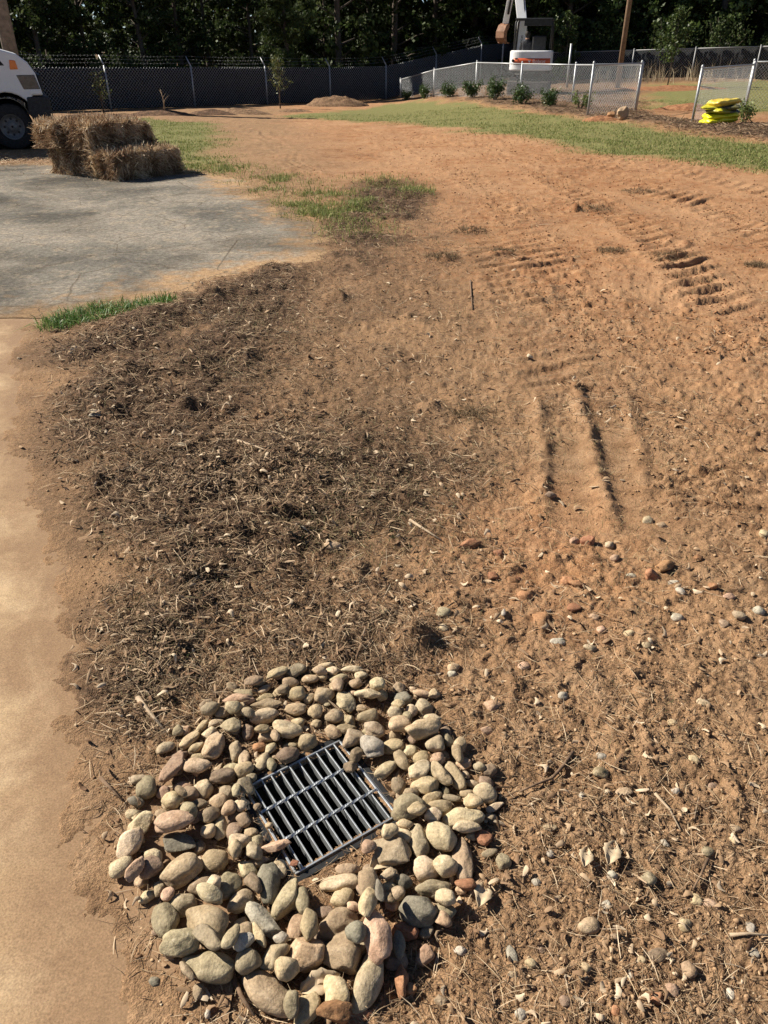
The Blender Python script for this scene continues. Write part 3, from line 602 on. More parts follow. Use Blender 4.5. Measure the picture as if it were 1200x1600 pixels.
reg2(0, 0, 1, [(770,1100,26,22,'o'),(762,1138,22,18,'oa'),(706,1050,16,14,'w'),(690,985,20,16,'y'),(975,1235,30,16,'t'),(880,1085,18,14,'w'),(1050,1130,16,14,'t'),(1100,1095,22,14,'y'),(870,1000,26,14,'w'),(930,960,18,14,'o'),(1010,1010,16,14,'t'),(1060,960,20,16,'w'),(1140,930,22,14,'o'),(820,930,26,18,'Ra'),(770,900,22,18,'Ra'),(900,912,28,18,'Ra'),(960,870,18,14,'o'),(600,960,16,12,'t'),(520,855,28,18,'o'),(150,655,18,10,'w'),(215,820,16,10,'w'),(1085,1185,18,14,'t'),(940,1180,18,14,'w'),(860,1290,22,14,'t'),(830,1500,18,16,'t'),(720,1480,20,14,'w'),(690,1560,24,18,'da'),(640,1540,26,20,'Ra'),(760,1300,28,22,'Ra'),(745,1380,34,26,'oa'),(30,560,8,6,'d'),(1150,1290,20,14,'t'),(1115,1220,16,12,'d'),(1090,1400,22,18,'t'),(1180,1480,20,16,'w'),(560,1580,50,30,'Ra'),(240,1530,20,14,'G'),(330,1575,18,14,'R')])
reg2(0, 0, 1, [(556, 1183, 26, 20, 'da'), (548, 1200, 22, 18, 'da'), (572, 1172, 22, 20, 'da'), (402, 1262, 14, 12, 'd'), (421, 1291, 12, 10, 't'), (460, 1350, 14, 12, 'Ra')])
for (px, py, w_, h_, code) in LOOSE:
    P = at(px, py, .01); zc = P.y * CP + (CAMH - P.z) * SP; s = zc / F
    big = code[0] in 'Rd' and w_ > 20
    a, b = w_ / 2 * s, h_ / 2 * s * 1.12; yaw = 0.0
    if b > a: a, b, yaw = b, a, math.pi / 2
    a *= 1.06; sd_ += 10; c = b * random.uniform(.6, .85)
    size = 'tiny' if a < .012 else 'small' if a < .022 else 'fist-sized'
    where = 'on the litter-strewn soil beside the ring of stones' if py > 1180 else 'on the loose clay below the tyre marks' if py > 850 else 'near the tyre marks in the clay' if px > 800 else 'among the mulch'
    nm = 'clay_clod' if code[0] == 'R' else 'pebble'
    o = lay_stone(P.x, P.y, a, b, c, yaw + random.uniform(-.5, .5), code, sd_, name=nm, group='loose clods on the soil' if nm == 'clay_clod' else 'loose pebbles on the soil',
                  label=f"{size} {'crumbly rusty clod of clay' if nm == 'clay_clod' else CNAME[code[0]] + (' chipped' if len(code) > 1 else ' smooth') + ' pebble'} {where}", sub=3, dropit=False)
    o['category'] = 'clod' if nm == 'clay_clod' else 'pebble'

# ------------------------------------------------------------------ litter: chips, straw, grit (too many to count)
def scatter(n, xr, yr, wfun, power=1.0):
    """points in the ground, denser towards the camera, kept by a weight"""
    out = [[], []]; got = 0
    while got < n:
        k = n * 3; py = rng.uniform(yr[0], yr[1], k); px = rng.uniform(xr[0], xr[1], k)
        dep = PITCH + np.arctan((py - 800) / F); y = CAMH / np.tan(np.maximum(dep, .03)); zc = y * CP + CAMH * SP; x = (px - 600) / F * zc
        keep = rng.random(k) < wfun(x, y); x, y = x[keep], y[keep]; out[0].append(x); out[1].append(y); got += len(x)
    return np.concatenate(out[0])[:n], np.concatenate(out[1])[:n]
def strips(name, x, y, length, width, tilt, sections, mat, lift=.004, curl=.25, yaw=None):
    n = len(x); z = height(x, y); yaw = rng.uniform(0, 2 * np.pi, n) if yaw is None else yaw
    pit = rng.normal(0, tilt, n); rol = rng.normal(0, .5, n); k = sections
    d = np.stack([np.cos(yaw) * np.cos(pit), np.sin(yaw) * np.cos(pit), np.sin(pit)], 1)
    sd2 = np.stack([-np.sin(yaw) * np.cos(rol), np.cos(yaw) * np.cos(rol), np.sin(rol)], 1); up = np.cross(d, sd2)
    cb = rng.normal(0, curl, n); cs = rng.normal(0, curl, n)
    P = np.stack([x, y, z + lift + np.abs(np.sin(pit)) * length * .35], 1); V = []
    for i in range(k):
        s = i / (k - 1) - .5; tap = 1 - .55 * abs(2 * s) ** 2
        ctr = P + d * (length * s)[:, None] + up * (length * cb * (.25 - s * s) * .8)[:, None] + sd2 * (length * cs * (.25 - s * s) * .8)[:, None]
        for q, r in ((-.5, 0), (0, .32), (.5, 0)): V.append(ctr + sd2 * (width * q * tap)[:, None] + up * (width * r * tap)[:, None])
    V = np.stack(V, 1).reshape(-1, 3); base = (np.arange(n) * 3 * k)[:, None, None]
    Fq = np.array([[i * 3 + j, i * 3 + j + 1, i * 3 + j + 4, i * 3 + j + 3] for i in range(k - 1) for j in range(2)])[None] + base
    o = link(name, fast_mesh(name, V, Fq.reshape(-1, 4), {'rnd': np.repeat(rng.random(n), 3 * k)}), mat); o['kind'] = 'stuff'
    return o
CHIP = mat_attr('bark_chips', [(0, (.030, .019, .012)), (.4, (.088, .053, .031)), (.68, (.17, .107, .063)), (.86, (.27, .18, .108)), (1, (.42, .31, .20))])
STRAWM = mat_attr('dry_straw', [(0, (.13, .082, .047)), (.4, (.28, .19, .11)), (.75, (.45, .33, .20)), (1, (.60, .47, .32))])
def wl(pw, lo=0.0):
    def f(x, y):
        z = zones(x, y); return np.clip(z['litter'] ** pw + lo, 0, 1) * (z['path'] < -.0) * (z['pave'] < .02) * free(x, y) * (1 - z['grass'])
    return f
def sized(x, y, lo, hi): return rng.uniform(lo, hi, len(x)) * (.7 + .3 * np.hypot(x, y) / 1.6) ** .75
x, y = scatter(62000, (-30, 1230), (262, 1640), wl(1.15))
strips('bark_litter', x, y, sized(x, y, .006, .028), sized(x, y, .0016, .0055), .3, 2, CHIP)
x, y = scatter(3600, (-30, 1230), (520, 1640), wl(2.2))
strips('bark_flakes', x, y, sized(x, y, .018, .05), sized(x, y, .004, .009), .32, 3, CHIP, .006, .12)
x, y = scatter(15000, (-30, 1230), (300, 1640), wl(1.0, .006))
strips('straw_litter', x, y, sized(x, y, .02, .085), sized(x, y, .0009, .0022), .16, 4, STRAWM, .004, .22)
x, y = scatter(1500, (0, 1230), (420, 1640), wl(.7, .05))
strips('leaf_litter', x, y, sized(x, y, .014, .034), sized(x, y, .007, .016), .3, 4, mat_attr('dead_leaves', [(0, (.16, .09, .05)), (.5, (.36, .24, .14)), (1, (.62, .50, .35))], .8, .15), .005, 1.3)
def wbed(x, y):
    z = zones(x, y); return z['bed'] * (y < 40)
x, y = scatter(9000, (600, 1260), (140, 240), wbed)
strips('bed_mulch', x, y, rng.uniform(.06, .2, len(x)), rng.uniform(.01, .028, len(x)), .2, 2, CHIP, .012)
def grit(name, n, wf, lo, hi, mat, yr=(300, 1640)):
    x, y = scatter(n, (-30, 1230), yr, wf); r = rng.random(len(x)) ** 3; r = (lo + (hi - lo) * r) * (.75 + .25 * np.hypot(x, y) / 1.5) ** .6; z = height(x, y)
    V0, Fc = ico(1); nv = len(V0); sc = rng.uniform(.6, 1.3, (n, 1, 3)); jit = rng.normal(0, .26, (n, nv, 3))
    V = (V0[None] + jit) * sc * r[:, None, None]; yw = rng.uniform(0, 6.28, n); V[..., 2] *= .6
    V += np.stack([x, y, z + r * .25], 1)[:, None, :]
    Fa = (Fc[None] + (np.arange(n) * nv)[:, None, None]).reshape(-1, 3)
    o = link(name, fast_mesh(name, V.reshape(-1, 3), Fa, {'rnd': np.repeat(rng.random(n), nv)}, False), mat); o['kind'] = 'stuff'
def wg(x, y):
    z = zones(x, y); return np.clip(.25 + .75 * sstep(-.1, .4, fbm(x, y, 1.4, 3, 73)), 0, 1) * (1 - .75 * z['mulch']) * (z['path'] < -.03) * (z['pave'] < -.02) * free(x, y) * (1 - z['grass'])
grit('soil_crumbs', 14000, wg, .0013, .0062, mat_attr('crumbs', [(0, (.15, .085, .045)), (.4, (.25, .15, .082)), (.85, (.35, .225, .125)), (.96, (.42, .29, .17)), (1, (.5, .41, .3))]))

def wc(x, y):
    z = zones(x, y); tr_ = 0 * x
    for p in TRACKS[:3]:
        T, Dn, L = line_ts(p, x, y); tr_ = np.maximum(tr_, np.exp(-((np.abs(Dn) - .55) / .3) ** 2))
    return np.clip(z['clay'], 0, 1) * (.12 + .5 * tr_ + .2 * sstep(.05, .4, fbm(x, y, .9, 4, 77))) * (1 - z['grass']) * (z['pave'] < -.1)
grit('clay_crumbs', 9000, wc, .002, .0075, mat_attr('clay_crumb', [(0, (.14, .06, .027)), (.5, (.27, .13, .06)), (1, (.38, .215, .11))]), (185, 560))
# ------------------------------------------------------------------ sticks, leaves: the ones that stand out
BARK = mat_noise('stick_bark', [(.3, (.10, .062, .038)), (.7, (.22, .145, .09))], 60, .9, .5, .002)
PALEW = mat_noise('weathered_wood', [(.3, (.26, .19, .125)), (.7, (.48, .37, .25))], 50, .9, .5, .002)
def stick(pxs, r, mat, label, lift=.008):
    pts = []
    for i, (px, py) in enumerate(pxs):
        p = at(px, py); z = float(height(np.array([p.x]), np.array([p.y]))[0]); pts.append((p.x, p.y, max(z, 0 if i else z) + lift))
    zs = [p[2] for p in pts]; n = len(pts)
    o = MB().tube(pts, [r * (1.0 - .55 * i / (n - 1)) for i in range(n)], 7).build('stick', mat); tag(o, label, 'stick', 'sticks lying on the soil')
stick([(217, 1099), (236, 1121), (259, 1147)], .008, PALEW, 'thick pale split stick lying between the path and the ring of stones')
stick([(895, 1178), (880, 1200), (862, 1219), (838, 1228), (812, 1240)], .0055, BARK, 'dark curved twig lying on the soil beside the ring of stones')
stick([(158, 1220), (176, 1238), (194, 1256)], .005, BARK, 'short dark twig at the path edge of the stone ring')
stick([(1022, 1245), (1045, 1268), (1062, 1300)], .004, PALEW, 'thin pale bent twig on the litter-strewn soil')
stick([(1140, 1461), (1170, 1462), (1202, 1465)], .004, PALEW, 'straight pale stem lying on the soil')
stick([(1105, 1345), (1095, 1368), (1082, 1392)], .004, BARK, 'short straight brown twig on the litter-strewn soil')
stick([(365, 1528), (378, 1560), (398, 1590)], .006, BARK, 'brown twig lying below the largest tan stones')
stick([(735, 440), (736, 462), (738, 488)], .008, BARK, 'dark stick lying on the clay above the mulch')
stick([(372, 692), (400, 706), (424, 722)], .006, PALEW, 'pale thin stick lying on the mulch')
stick([(640, 822), (668, 838), (690, 850)], .006, PALEW, 'pale stick at the edge of the mulch')
LEAFM = mat_noise('dry_leaf', [(.3, (.42, .31, .19)), (.7, (.62, .50, .34))], 30, .8, .2, .002)
def leaf(px, py, L, yaw, label):
    p = at(px, py); z = float(height(np.array([p.x]), np.array([p.y]))[0]); V = []; n = 9
    for i in range(n):
        s = i / (n - 1); wd = L * .3 * math.sin(math.pi * min(s * .93 + .05, 1)) * (.95 + .10 * math.sin(s * 23))
        for q in (-1, -.45, 0, .45, 1): V.append((L * (s - .5), wd * q, .012 + .22 * L * abs(q) ** 1.5 * .5 + .07 * L * math.sin(s * 5)))
    o = MB().add(V, [(i * 5 + j, i * 5 + j + 1, i * 5 + j + 6, i * 5 + j + 5) for i in range(n - 1) for j in range(4)], True).build('dry_leaf', LEAFM)
    o.location = (p.x, p.y, z); o.rotation_euler = (.15, .1, yaw); md = o.modifiers.new('thick', 'SOLIDIFY'); md.thickness = .0012
    tag(o, label, 'leaf', 'dry leaves on the soil')
for i, (px, py, L, yw, lb) in enumerate([(952, 1338, .075, 1.1, 'large pale curled leaf on the litter-strewn soil'), (912, 1345, .06, 1.2, 'narrow curled leaf beside a larger pale leaf'), (600, 1345, .09, .7, 'split tan leaf lying over a stone near the grate'),
        (752, 1400, .07, 1.2, 'ragged tan leaf at the clay side of the stone ring'), (500, 1540, .085, .5, 'torn brown leaf among the lower stones'), (150, 657, .06, .3, 'whitish leaf on the dark mulch near the path'), (212, 822, .05, 1.5, 'whitish crumpled leaf in the middle of the mulch'), (285, 706, .05, .2, 'pale leaf on the mulch hump')]): leaf(px, py, L, yw, lb)

# ------------------------------------------------------------------ grass
GRASSM = mat_attr('grass_blades', [(0, (.10, .135, .035)), (.45, (.175, .215, .06)), (.75, (.27, .275, .095)), (1, (.44, .37, .18))], .6, .3, .2)
def blades(name, x, y, hgt, wd, lean, mat=GRASSM, kind=True):
    n = len(x); z = height(x, y); yaw = rng.uniform(0, 2 * np.pi, n); ln = rng.normal(0, lean, n); ly = rng.uniform(0, 2 * np.pi, n)
    P = np.stack([x, y, z - .004], 1); s = np.stack([np.cos(yaw), np.sin(yaw), 0 * x], 1); l = np.stack([np.cos(ly), np.sin(ly), 0 * x], 1); up = np.array([[0, 0, 1.]])
    mid = P + up * (hgt * .55)[:, None] + l * (hgt * np.abs(ln) * .3)[:, None]; tip = P + up * (hgt * np.clip(1 - np.abs(ln) * .35, .3, 1))[:, None] + l * (hgt * np.abs(ln))[:, None]
    V = np.stack([P - s * (wd / 2)[:, None], P + s * (wd / 2)[:, None], mid + s * (wd * .4)[:, None], mid - s * (wd * .4)[:, None], tip + s * (wd * .06)[:, None], tip - s * (wd * .06)[:, None]], 1).reshape(-1, 3)
    b_ = (np.arange(n) * 6)[:, None, None]; Fq = np.array([[0, 1, 2, 3], [3, 2, 4, 5]])[None] + b_
    o = link(name, fast_mesh(name, V, Fq.reshape(-1, 4), {'rnd': np.repeat(np.clip(rng.random(n) ** 1.0, 0, 1), 6)}), mat)
    if kind: o['kind'] = 'stuff'
    return o
def wgrass(x, y):
    z = zones(x, y); return z['grass'] ** 1.5 * np.clip(.55 + 1.1 * fbm(x, y, 1.6, 4, 301), .05, 1)
x, y = scatter(42000, (-60, 1260), (150, 285), wgrass)
blades('lawn_grass', x, y, rng.uniform(.018, .055, len(x)), rng.uniform(.007, .015, len(x)), .8)
TUFT = W([(60, 508), (95, 492), (150, 478), (215, 474), (270, 468), (275, 482), (210, 490), (150, 503), (95, 516), (66, 518)])
def wt(x, y): return (sdf(TUFT, x, y) > -.02) * np.clip(.35 + .65 * (sstep(0, .10, sdf(TUFT, x, y))), 0, 1)
x, y = scatter(1700, (40, 300), (455, 530), wt)
gt = blades('grass_tuft', x, y, rng.uniform(.02, .105, len(x)), rng.uniform(.003, .008, len(x)), 1.0, mat_attr('tuft_blades', [(0, (.045, .10, .018)), (.5, (.09, .18, .035)), (.85, (.17, .26, .07)), (1, (.35, .32, .15))], .5, .3, .4), False)
tag(gt, 'bright green tuft of grass at the corner of the pavement and the path', 'grass tuft')
VERGE = [W([(340, 255), (365, 270), (420, 292), (470, 325), (525, 362)]), W([(430, 280), (500, 300), (560, 330)]), W([(590, 280), (640, 300)])]
def wv_(x, y):
    r = 0 * x
    for p in VERGE:
        T, Dn, L = line_ts(p, x, y); r = np.maximum(r, np.exp(-(Dn / .38) ** 2))
    return r * (.12 + sstep(-.05, .5, fbm(x, y, 2.8, 5, 305, .65))) * (zones(x, y)['pave'] < .15)
x, y = scatter(8500, (330, 680), (245, 510), wv_)
blades('verge_grass', x, y, rng.uniform(.02, .085, len(x)), rng.uniform(.003, .009, len(x)), 1.0)
def wdry(x, y):
    z = zones(x, y); return (sstep(.0, .5, fbm(x, y, 1.2, 4, 311)) * .8 + .05) * (z['pave'] < -.05) * (z['path'] < -.1) * (1 - z['grass']) * free(x, y) * (.3 + z['mulch'])
x, y = scatter(5600, (80, 1200), (265, 1200), wdry)
blades('sparse_grass', x, y, rng.uniform(.015, .05, len(x)) * (.6 + .4 * y / 4), rng.uniform(.0015, .003, len(x)) * (.6 + .4 * y / 3), 1.1, mat_attr('dry_grass', [(0, (.08, .085, .03)), (.4, (.17, .15, .07)), (1, (.42, .33, .19))], .8, .2))

#PART2
DEADM = mat_attr('dead_grass', [(0, (.07, .045, .024)), (.5, (.16, .108, .06)), (1, (.29, .21, .125))], .9, .25)
for i, (px, py) in enumerate(((785, 393), (730, 362), (690, 405), (925, 330), (1052, 402), (640, 312), (955, 392), (735, 645), (1182, 415), (605, 290), (1000, 300))):
    p = at(px, py); n = 240; rr_ = random.uniform(.07, .15) * (.6 + p.y / 12)
    ra_ = rr_ * 1.3 * rng.random(n) ** .6; th_ = rng.uniform(0, 6.28, n)
    o = blades('grass_clump', p.x + ra_ * np.cos(th_), p.y + ra_ * np.sin(th_) * .8, rng.uniform(.015, .05, n), rng.uniform(.003, .006, n) * (.5 + p.y / 9), 2.6, DEADM, False)
    tag(o, 'flattened dark clump of dead grass on the ' + ('churned clay' if px > 700 else 'brown mulch soil'), 'grass clump', 'clumps of dead grass')
# ------------------------------------------------------------------ straw bales
def gz(x, y): return float(height(np.array([x]), np.array([y]))[0])
BALEM = mat_noise('packed_straw', [(.3, (.09, .055, .032)), (.55, (.20, .13, .075)), (.75, (.32, .225, .14))], 18, .95, .8, .03, 60)
BSTRAW = mat_attr('bale_straw', [(0, (.12, .066, .034)), (.35, (.29, .178, .10)), (.7, (.53, .39, .245)), (1, (.74, .61, .43))], .85, .12)
TWINE = mat_noise('twine', [(.3, (.35, .26, .15)), (.7, (.5, .4, .26))], 60, .9, .2)
P0 = at(184, 284); BU = Vector((.62, .785, 0)).normalized(); BV = Vector((-BU.y, BU.x, 0)); byaw = math.atan2(BU.y, BU.x)
def bale(cu, cv, zb, L, Wd, Hh, dyaw, label, seed):
    c = P0 + BU * cu + BV * cv; g0 = float(macro(c.x, c.y)) + .005
    r_ = thing('straw_bale', label, 'straw bale', (c.x, c.y, g0 + zb), byaw + dyaw, 'straw bales stacked on the pavement edge')
    if zb: r_.rotation_euler = (-.07 if cv > 1 else .03, .05, byaw + dyaw)
    rg = np.random.default_rng(seed); V, Fc = [], []
    bm = bmesh.new(); bmesh.ops.create_cube(bm, size=1); bmesh.ops.subdivide_edges(bm, edges=bm.edges, cuts=9, use_grid_fill=True)
    bm.verts.ensure_lookup_table(); V = np.array([v.co[:] for v in bm.verts]); Fc = [[v.index for v in f.verts] for f in bm.faces]; bm.free()
    rd = np.abs(V * 2); k = np.sort(rd, 1); V *= (1 - .15 * (k[:, 1] ** 5))[:, None]; V[:, 2] -= (.10 if zb else .05) * (V[:, 0] * 2) ** 2 * (V[:, 2] + .5)
    V = V * np.array([L, Wd, Hh]) * .93; V[:, 2] += Hh / 2
    V += np.stack([n3(V * 6, seed), n3(V * 6 + 9, seed + 1), n3(V * 6 + 5, seed + 2) * (V[:, 2] > .03)], 1) * .075; V[:, 2] = np.maximum(V[:, 2], 0)
    link('bale_core', fast_mesh('bale_core', V, np.array(Fc)), BALEM, r_)
    n = 8000; f = rg.choice(6, n, p=[.14, .14, .22, .22, .25, .03]); p = rg.uniform(-.5, .5, (n, 3)); nr = np.zeros((n, 3))
    ax = f // 2; sg = np.where(f % 2 == 0, 1., -1.); sg = np.where(f == 4, 1., np.where(f == 5, -1., sg)); p[np.arange(n), ax] = sg * .47; nr[np.arange(n), ax] = sg
    p[:, 2] -= (.10 if zb else .05) * (p[:, 0] * 2) ** 2 * (p[:, 2] + .5); p = p * np.array([L, Wd, Hh]); p[:, 2] += Hh / 2
    d = nr * rg.uniform(.1, 1.2, (n, 1)) + rg.normal(0, .5, (n, 3)) + np.array([0, 0, -.75]) * (np.abs(nr[:, 2:3]) < .5); d /= np.linalg.norm(d, axis=1, keepdims=True)
    cell = np.floor(p * 8).astype(int); tv = np.stack([_h(cell[:, 0], cell[:, 1], cell[:, 2], seed * 9 + q) for q in range(3)], 1); d = d + tv * .9; d /= np.linalg.norm(d, axis=1, keepdims=True)
    ln = rg.uniform(.09, .28, n); s2 = np.cross(d, rg.normal(size=(n, 3))); s2 /= np.linalg.norm(s2, axis=1, keepdims=True); wd = rg.uniform(.0022, .006, n)
    a = p - d * (ln * .5)[:, None]; e = p + d * (ln * .5)[:, None] + np.array([0, 0, -1]) * (ln * .12)[:, None]; mid = p + nr * .008
    for q in (a, mid, e): q[:, 2] = np.maximum(q[:, 2], .003)
    VV = np.stack([a - s2 * wd[:, None], a + s2 * wd[:, None], mid - s2 * wd[:, None], mid + s2 * wd[:, None], e - s2 * (wd * .4)[:, None], e + s2 * (wd * .4)[:, None]], 1).reshape(-1, 3)
    Fq = (np.array([[0, 1, 3, 2], [2, 3, 5, 4]])[None] + (np.arange(n) * 6)[:, None, None]).reshape(-1, 4)
    o = link('loose_straw', fast_mesh('loose_straw', VV, Fq, {'rnd': np.repeat(np.clip(rg.random(n) * .8 + .12 + .3 * tv[:, 0], 0, 1), 6)}), BSTRAW, r_); o['kind'] = 'stuff'
    for q in (-.22, .22):
        x_ = q * L; w2, h2 = Wd * .47, Hh
        MB().tube([(x_, -w2, .01), (x_, -w2, h2 * .97), (x_, w2, h2 * .97), (x_, w2, .01)], .005, 6).build('twine', TWINE, r_)
bale(.56, .26, 0, 1.12, .50, .34, .02, 'straw bale at the open front of the lower layer, nothing on it', 1)
bale(.57, .78, 0, 1.12, .50, .34, -.03, 'straw bale in the middle of the lower layer under the stack', 2)
bale(.54, 1.30, 0, 1.12, .50, .34, .03, 'straw bale at the back of the lower layer beside the truck', 3)
bale(.52, .80, .325, 1.10, .50, .36, .09, 'straw bale in the upper layer with its dark side over the open bale', 4)
bale(.42, 1.34, .325, 1.12, .54, .36, -.05, 'straw bale in the upper layer leaning out towards the truck', 5)
def wb(x, y):
    p = (x - P0.x) * BU.x + (y - P0.y) * BU.y; q = (x - P0.x) * BV.x + (y - P0.y) * BV.y
    d = np.maximum(np.maximum(-p, p - 1.15), np.maximum(-q, q - 1.6)); d2 = np.hypot((x + 6.3) / 1.6, (y - 13.6) / 1.0)
    return np.clip(np.exp(-(np.maximum(d, 0) / .18) ** 2) + .8 * np.exp(-d2 ** 2), 0, 1)
x, y = scatter(3800, (-60, 330), (215, 300), wb)
strips('spilled_straw', x, y, rng.uniform(.04, .14, len(x)), rng.uniform(.004, .009, len(x)), .12, 3, BSTRAW, .02, .5)
# lift the strands that lie on the pavement onto its top
# ------------------------------------------------------------------ truck (facing right, only its nose reaches into the frame)
WHITE = mat_noise('white_paint', [(.3, (.70, .71, .72)), (.7, (.80, .80, .80))], 4, .3, .03, .001, 60, .5)
BLACKP = mat_noise('black_trim', [(.3, (.018, .018, .019)), (.7, (.05, .05, .05))], 30, .6, .2, .002)
RUBBER = mat_noise('tyre_rubber', [(.3, (.015, .015, .015)), (.7, (.04, .038, .035))], 25, .85, .3, .003)
GLASS = mat_noise('dark_glass', [(.3, (.012, .014, .016)), (.7, (.02, .022, .025))], 3, .06, 0, spec=.6)
LENS = mat_noise('lamp_lens', [(.3, (.03, .03, .035)), (.7, (.10, .10, .11))], 12, .12, .05, spec=.7)
ORANGE = mat_noise('orange_lens', [(.3, (.75, .17, .02)), (.7, (.85, .25, .04))], 12, .25, .0, spec=.5)
HUB = mat_noise('wheel_steel', [(.3, (.13, .13, .127)), (.7, (.22, .22, .215))], 10, .6, .1, .002, metal=.5)
ty = 16.4; tz = float(macro(-7.4, ty + .2))
tr = thing('work_truck', 'white work truck with black bumper parked behind the straw bales', 'truck', (-6.36, ty, tz), R(24))
LIFT = .15                                  # body height on its springs
arch = [(-.76 + .50 * math.cos(a), .30 + .52 * math.sin(a)) for a in np.linspace(R(8), R(172), 13)]
prof = [(-.10, .76), (-.30, .76)] + [p for p in arch if p[1] > .45] + [(-1.35, .50), (-3.4, .50), (-3.4, 1.20), (-2.0, 1.24), (-1.55, 1.66), (-1.15, 1.585), (-.7, 1.51), (-.42, 1.43), (-.26, 1.30), (-.16, 1.12)]
body = MB().prism(prof, 0, 2.05).build('body', WHITE, tr, .035, 3)
MB().prism([(-3.40, 1.18), (-2.05, 1.22), (-1.62, 1.62), (-1.95, 2.32), (-2.2, 2.42), (-3.4, 2.42)], .04, 2.01).build('cab', WHITE, tr, .06, 3)
MB().prism([(-3.1, 1.65), (-1.95, 1.68), (-2.2, 2.25), (-3.1, 2.25)], .03, .045).build('side_window', GLASS, tr)
MB().prism([(-1.66, 1.70), (-1.655, 1.72), (-1.915, 2.26), (-1.93, 2.25)], .15, 1.9).build('windscreen', GLASS, tr)
MB().prism([(0, .36), (-.06, .32), (-.34, .32), (-.42, .46), (-.40, .74), (-.06, .74), (0, .70)], -.02, 2.07).build('bumper', BLACKP, tr, .025, 2)
bt = MB().box((.002, .18, .60), (.008, .05, .10)).build('reflector', WHITE, tr)
for yy in (-.006, 1.82):
    MB().prism([(-.125, .86), (-.42, .86), (-.50, 1.10), (-.18, 1.10)], yy, yy + .235).build('headlight', LENS, tr, .012, 2)
MB().prism([(-.115, .785), (-.33, .785), (-.33, .85), (-.118, .85)], -.005, .2).build('headlight_trim', WHITE, tr, .006)
for yy in (-.02, 2.03): MB().prism([(-.44, 1.19), (-.58, 1.185), (-.56, 1.34), (-.46, 1.33)], yy, yy + .045).build('marker_light', ORANGE, tr, .012, 2)
MB().prism([(-.66, 1.25), (-1.28, 1.25), (-1.25, 1.47), (-.78, 1.42)], -.006, .03).build('side_vent', BLACKP, tr, .006)
for k in range(4): MB().box((-.97, -.010, 1.285 + k * .042), (.5 - k * .03, .012, .012)).build('vent_slat', RUBBER, tr)
MB().box((-.09, 1.02, .95), (.05, 1.5, .28)).build('radiator_grille', BLACKP, tr, .01)
for ch in tr.children: ch.location.z += LIFT
def wheel(cx, yy, z=.39, rr=.39):
    MB().lathe([(rr * .56, .0), (rr * .92, -.005), (rr, .04), (rr, .20), (rr * .92, .245), (rr * .56, .24)], (cx, yy, z)).build('tyre', RUBBER, tr)
    rim = MB().lathe([(.02, .06), (rr * .22, .055), (rr * .26, .09), (rr * .44, .085), (rr * .50, .035), (rr * .58, .012), (rr * .58, .03)], (cx, yy, z)).build('rim', HUB, tr)
    for j in range(8):
        a = j * math.pi / 4; MB().lathe([(.0, .082), (rr * .055, .082)], (cx + math.cos(a) * rr * .35, yy - .001, z + math.sin(a) * rr * .35), n=10).build('vent_hole', BLACKP, rim)
for cx, yy in ((-.76, .05), (-.76, 1.76), (-4.6, .05), (-4.6, 1.76)): wheel(cx, yy)
wl_ = MB().lathe([(.50, .035), (.50, 1.95)], (-.76, .05, .40), n=24).build('wheel_well', RUBBER, tr)
MB().box((-3.4, 1.02, .46), (4.6, .8, .16)).build('chassis', BLACKP, tr); MB().box((-.95, 1.0, .375), (.10, 1.6, .10)).build('front_axle', BLACKP, tr)
MB().box((-4.95, 1.02, .86), (3.0, 2.1, .12)).build('flatbed', BLACKP, tr, .01); MB().box((-3.5, 1.02, 1.4), (.06, 2.0, 1.0)).build('headboard', BLACKP, tr, .01)
MB().box((-.42, .30, .30), (.18, .10, .12)).build('tow_hook', BLACKP, tr, .02)

# ------------------------------------------------------------------ fences
GALV = mat_noise('galvanised_wire', [(.3, (.30, .31, .32)), (.7, (.42, .43, .43))], 30, .5, .1, .001, spec=.5, metal=.5)
DULL = mat_noise('dull_wire', [(.3, (.20, .20, .20)), (.7, (.33, .33, .33))], 30, .6, .1, .001, spec=.4, metal=.3)
MESHM = mat_noise('mesh_wire', [(.3, (.34, .35, .36)), (.7, (.48, .49, .49))], 30, .5, .1, .001, spec=.5, metal=.4)
SCREEN = mat_noise('privacy_fabric', [(.3, (.010, .011, .012)), (.7, (.024, .025, .027))], 8, .9, .2, .004, 120)
def link_panel(A, B, hA0, hA1, hB0, hB1, pitch, r):
    """woven wire between two posts: straight diagonal strands clipped to the panel"""
    A = np.array(A); B = np.array(B); L = np.hypot(*(B - A)); ss = []
    hm = max(hA1 - hA0, hB1 - hB0)
    for sgn in (1, -1):
        for c in np.arange(-hm - pitch, L + hm + pitch, pitch):
            t = np.linspace(0, 1, 60); s = c + sgn * t * hm; top = (hA1 - hA0) + ((hB1 - hB0) - (hA1 - hA0)) * np.clip(s / L, 0, 1)
            ok = (s >= 0) & (s <= L) & (t * hm <= top)
            if ok.sum() < 2: continue
            i = np.where(ok)[0]; ss.append((s[i[0]], t[i[0]] * hm, s[i[-1]], t[i[-1]] * hm, sgn))
    ss = np.array(ss); d = (B - A) / L; nrm = np.array([-d[1], d[0]])
    def pt(s, h, o): return np.stack([A[0] + d[0] * s + nrm[0] * o, A[1] + d[1] * s + nrm[1] * o, hA0 + (hB0 - hA0) * s / L + h], 1)
    return wires(pt(ss[:, 0], ss[:, 1], ss[:, 4] * r * .9), pt(ss[:, 2], ss[:, 3], ss[:, 4] * r * .9), r)
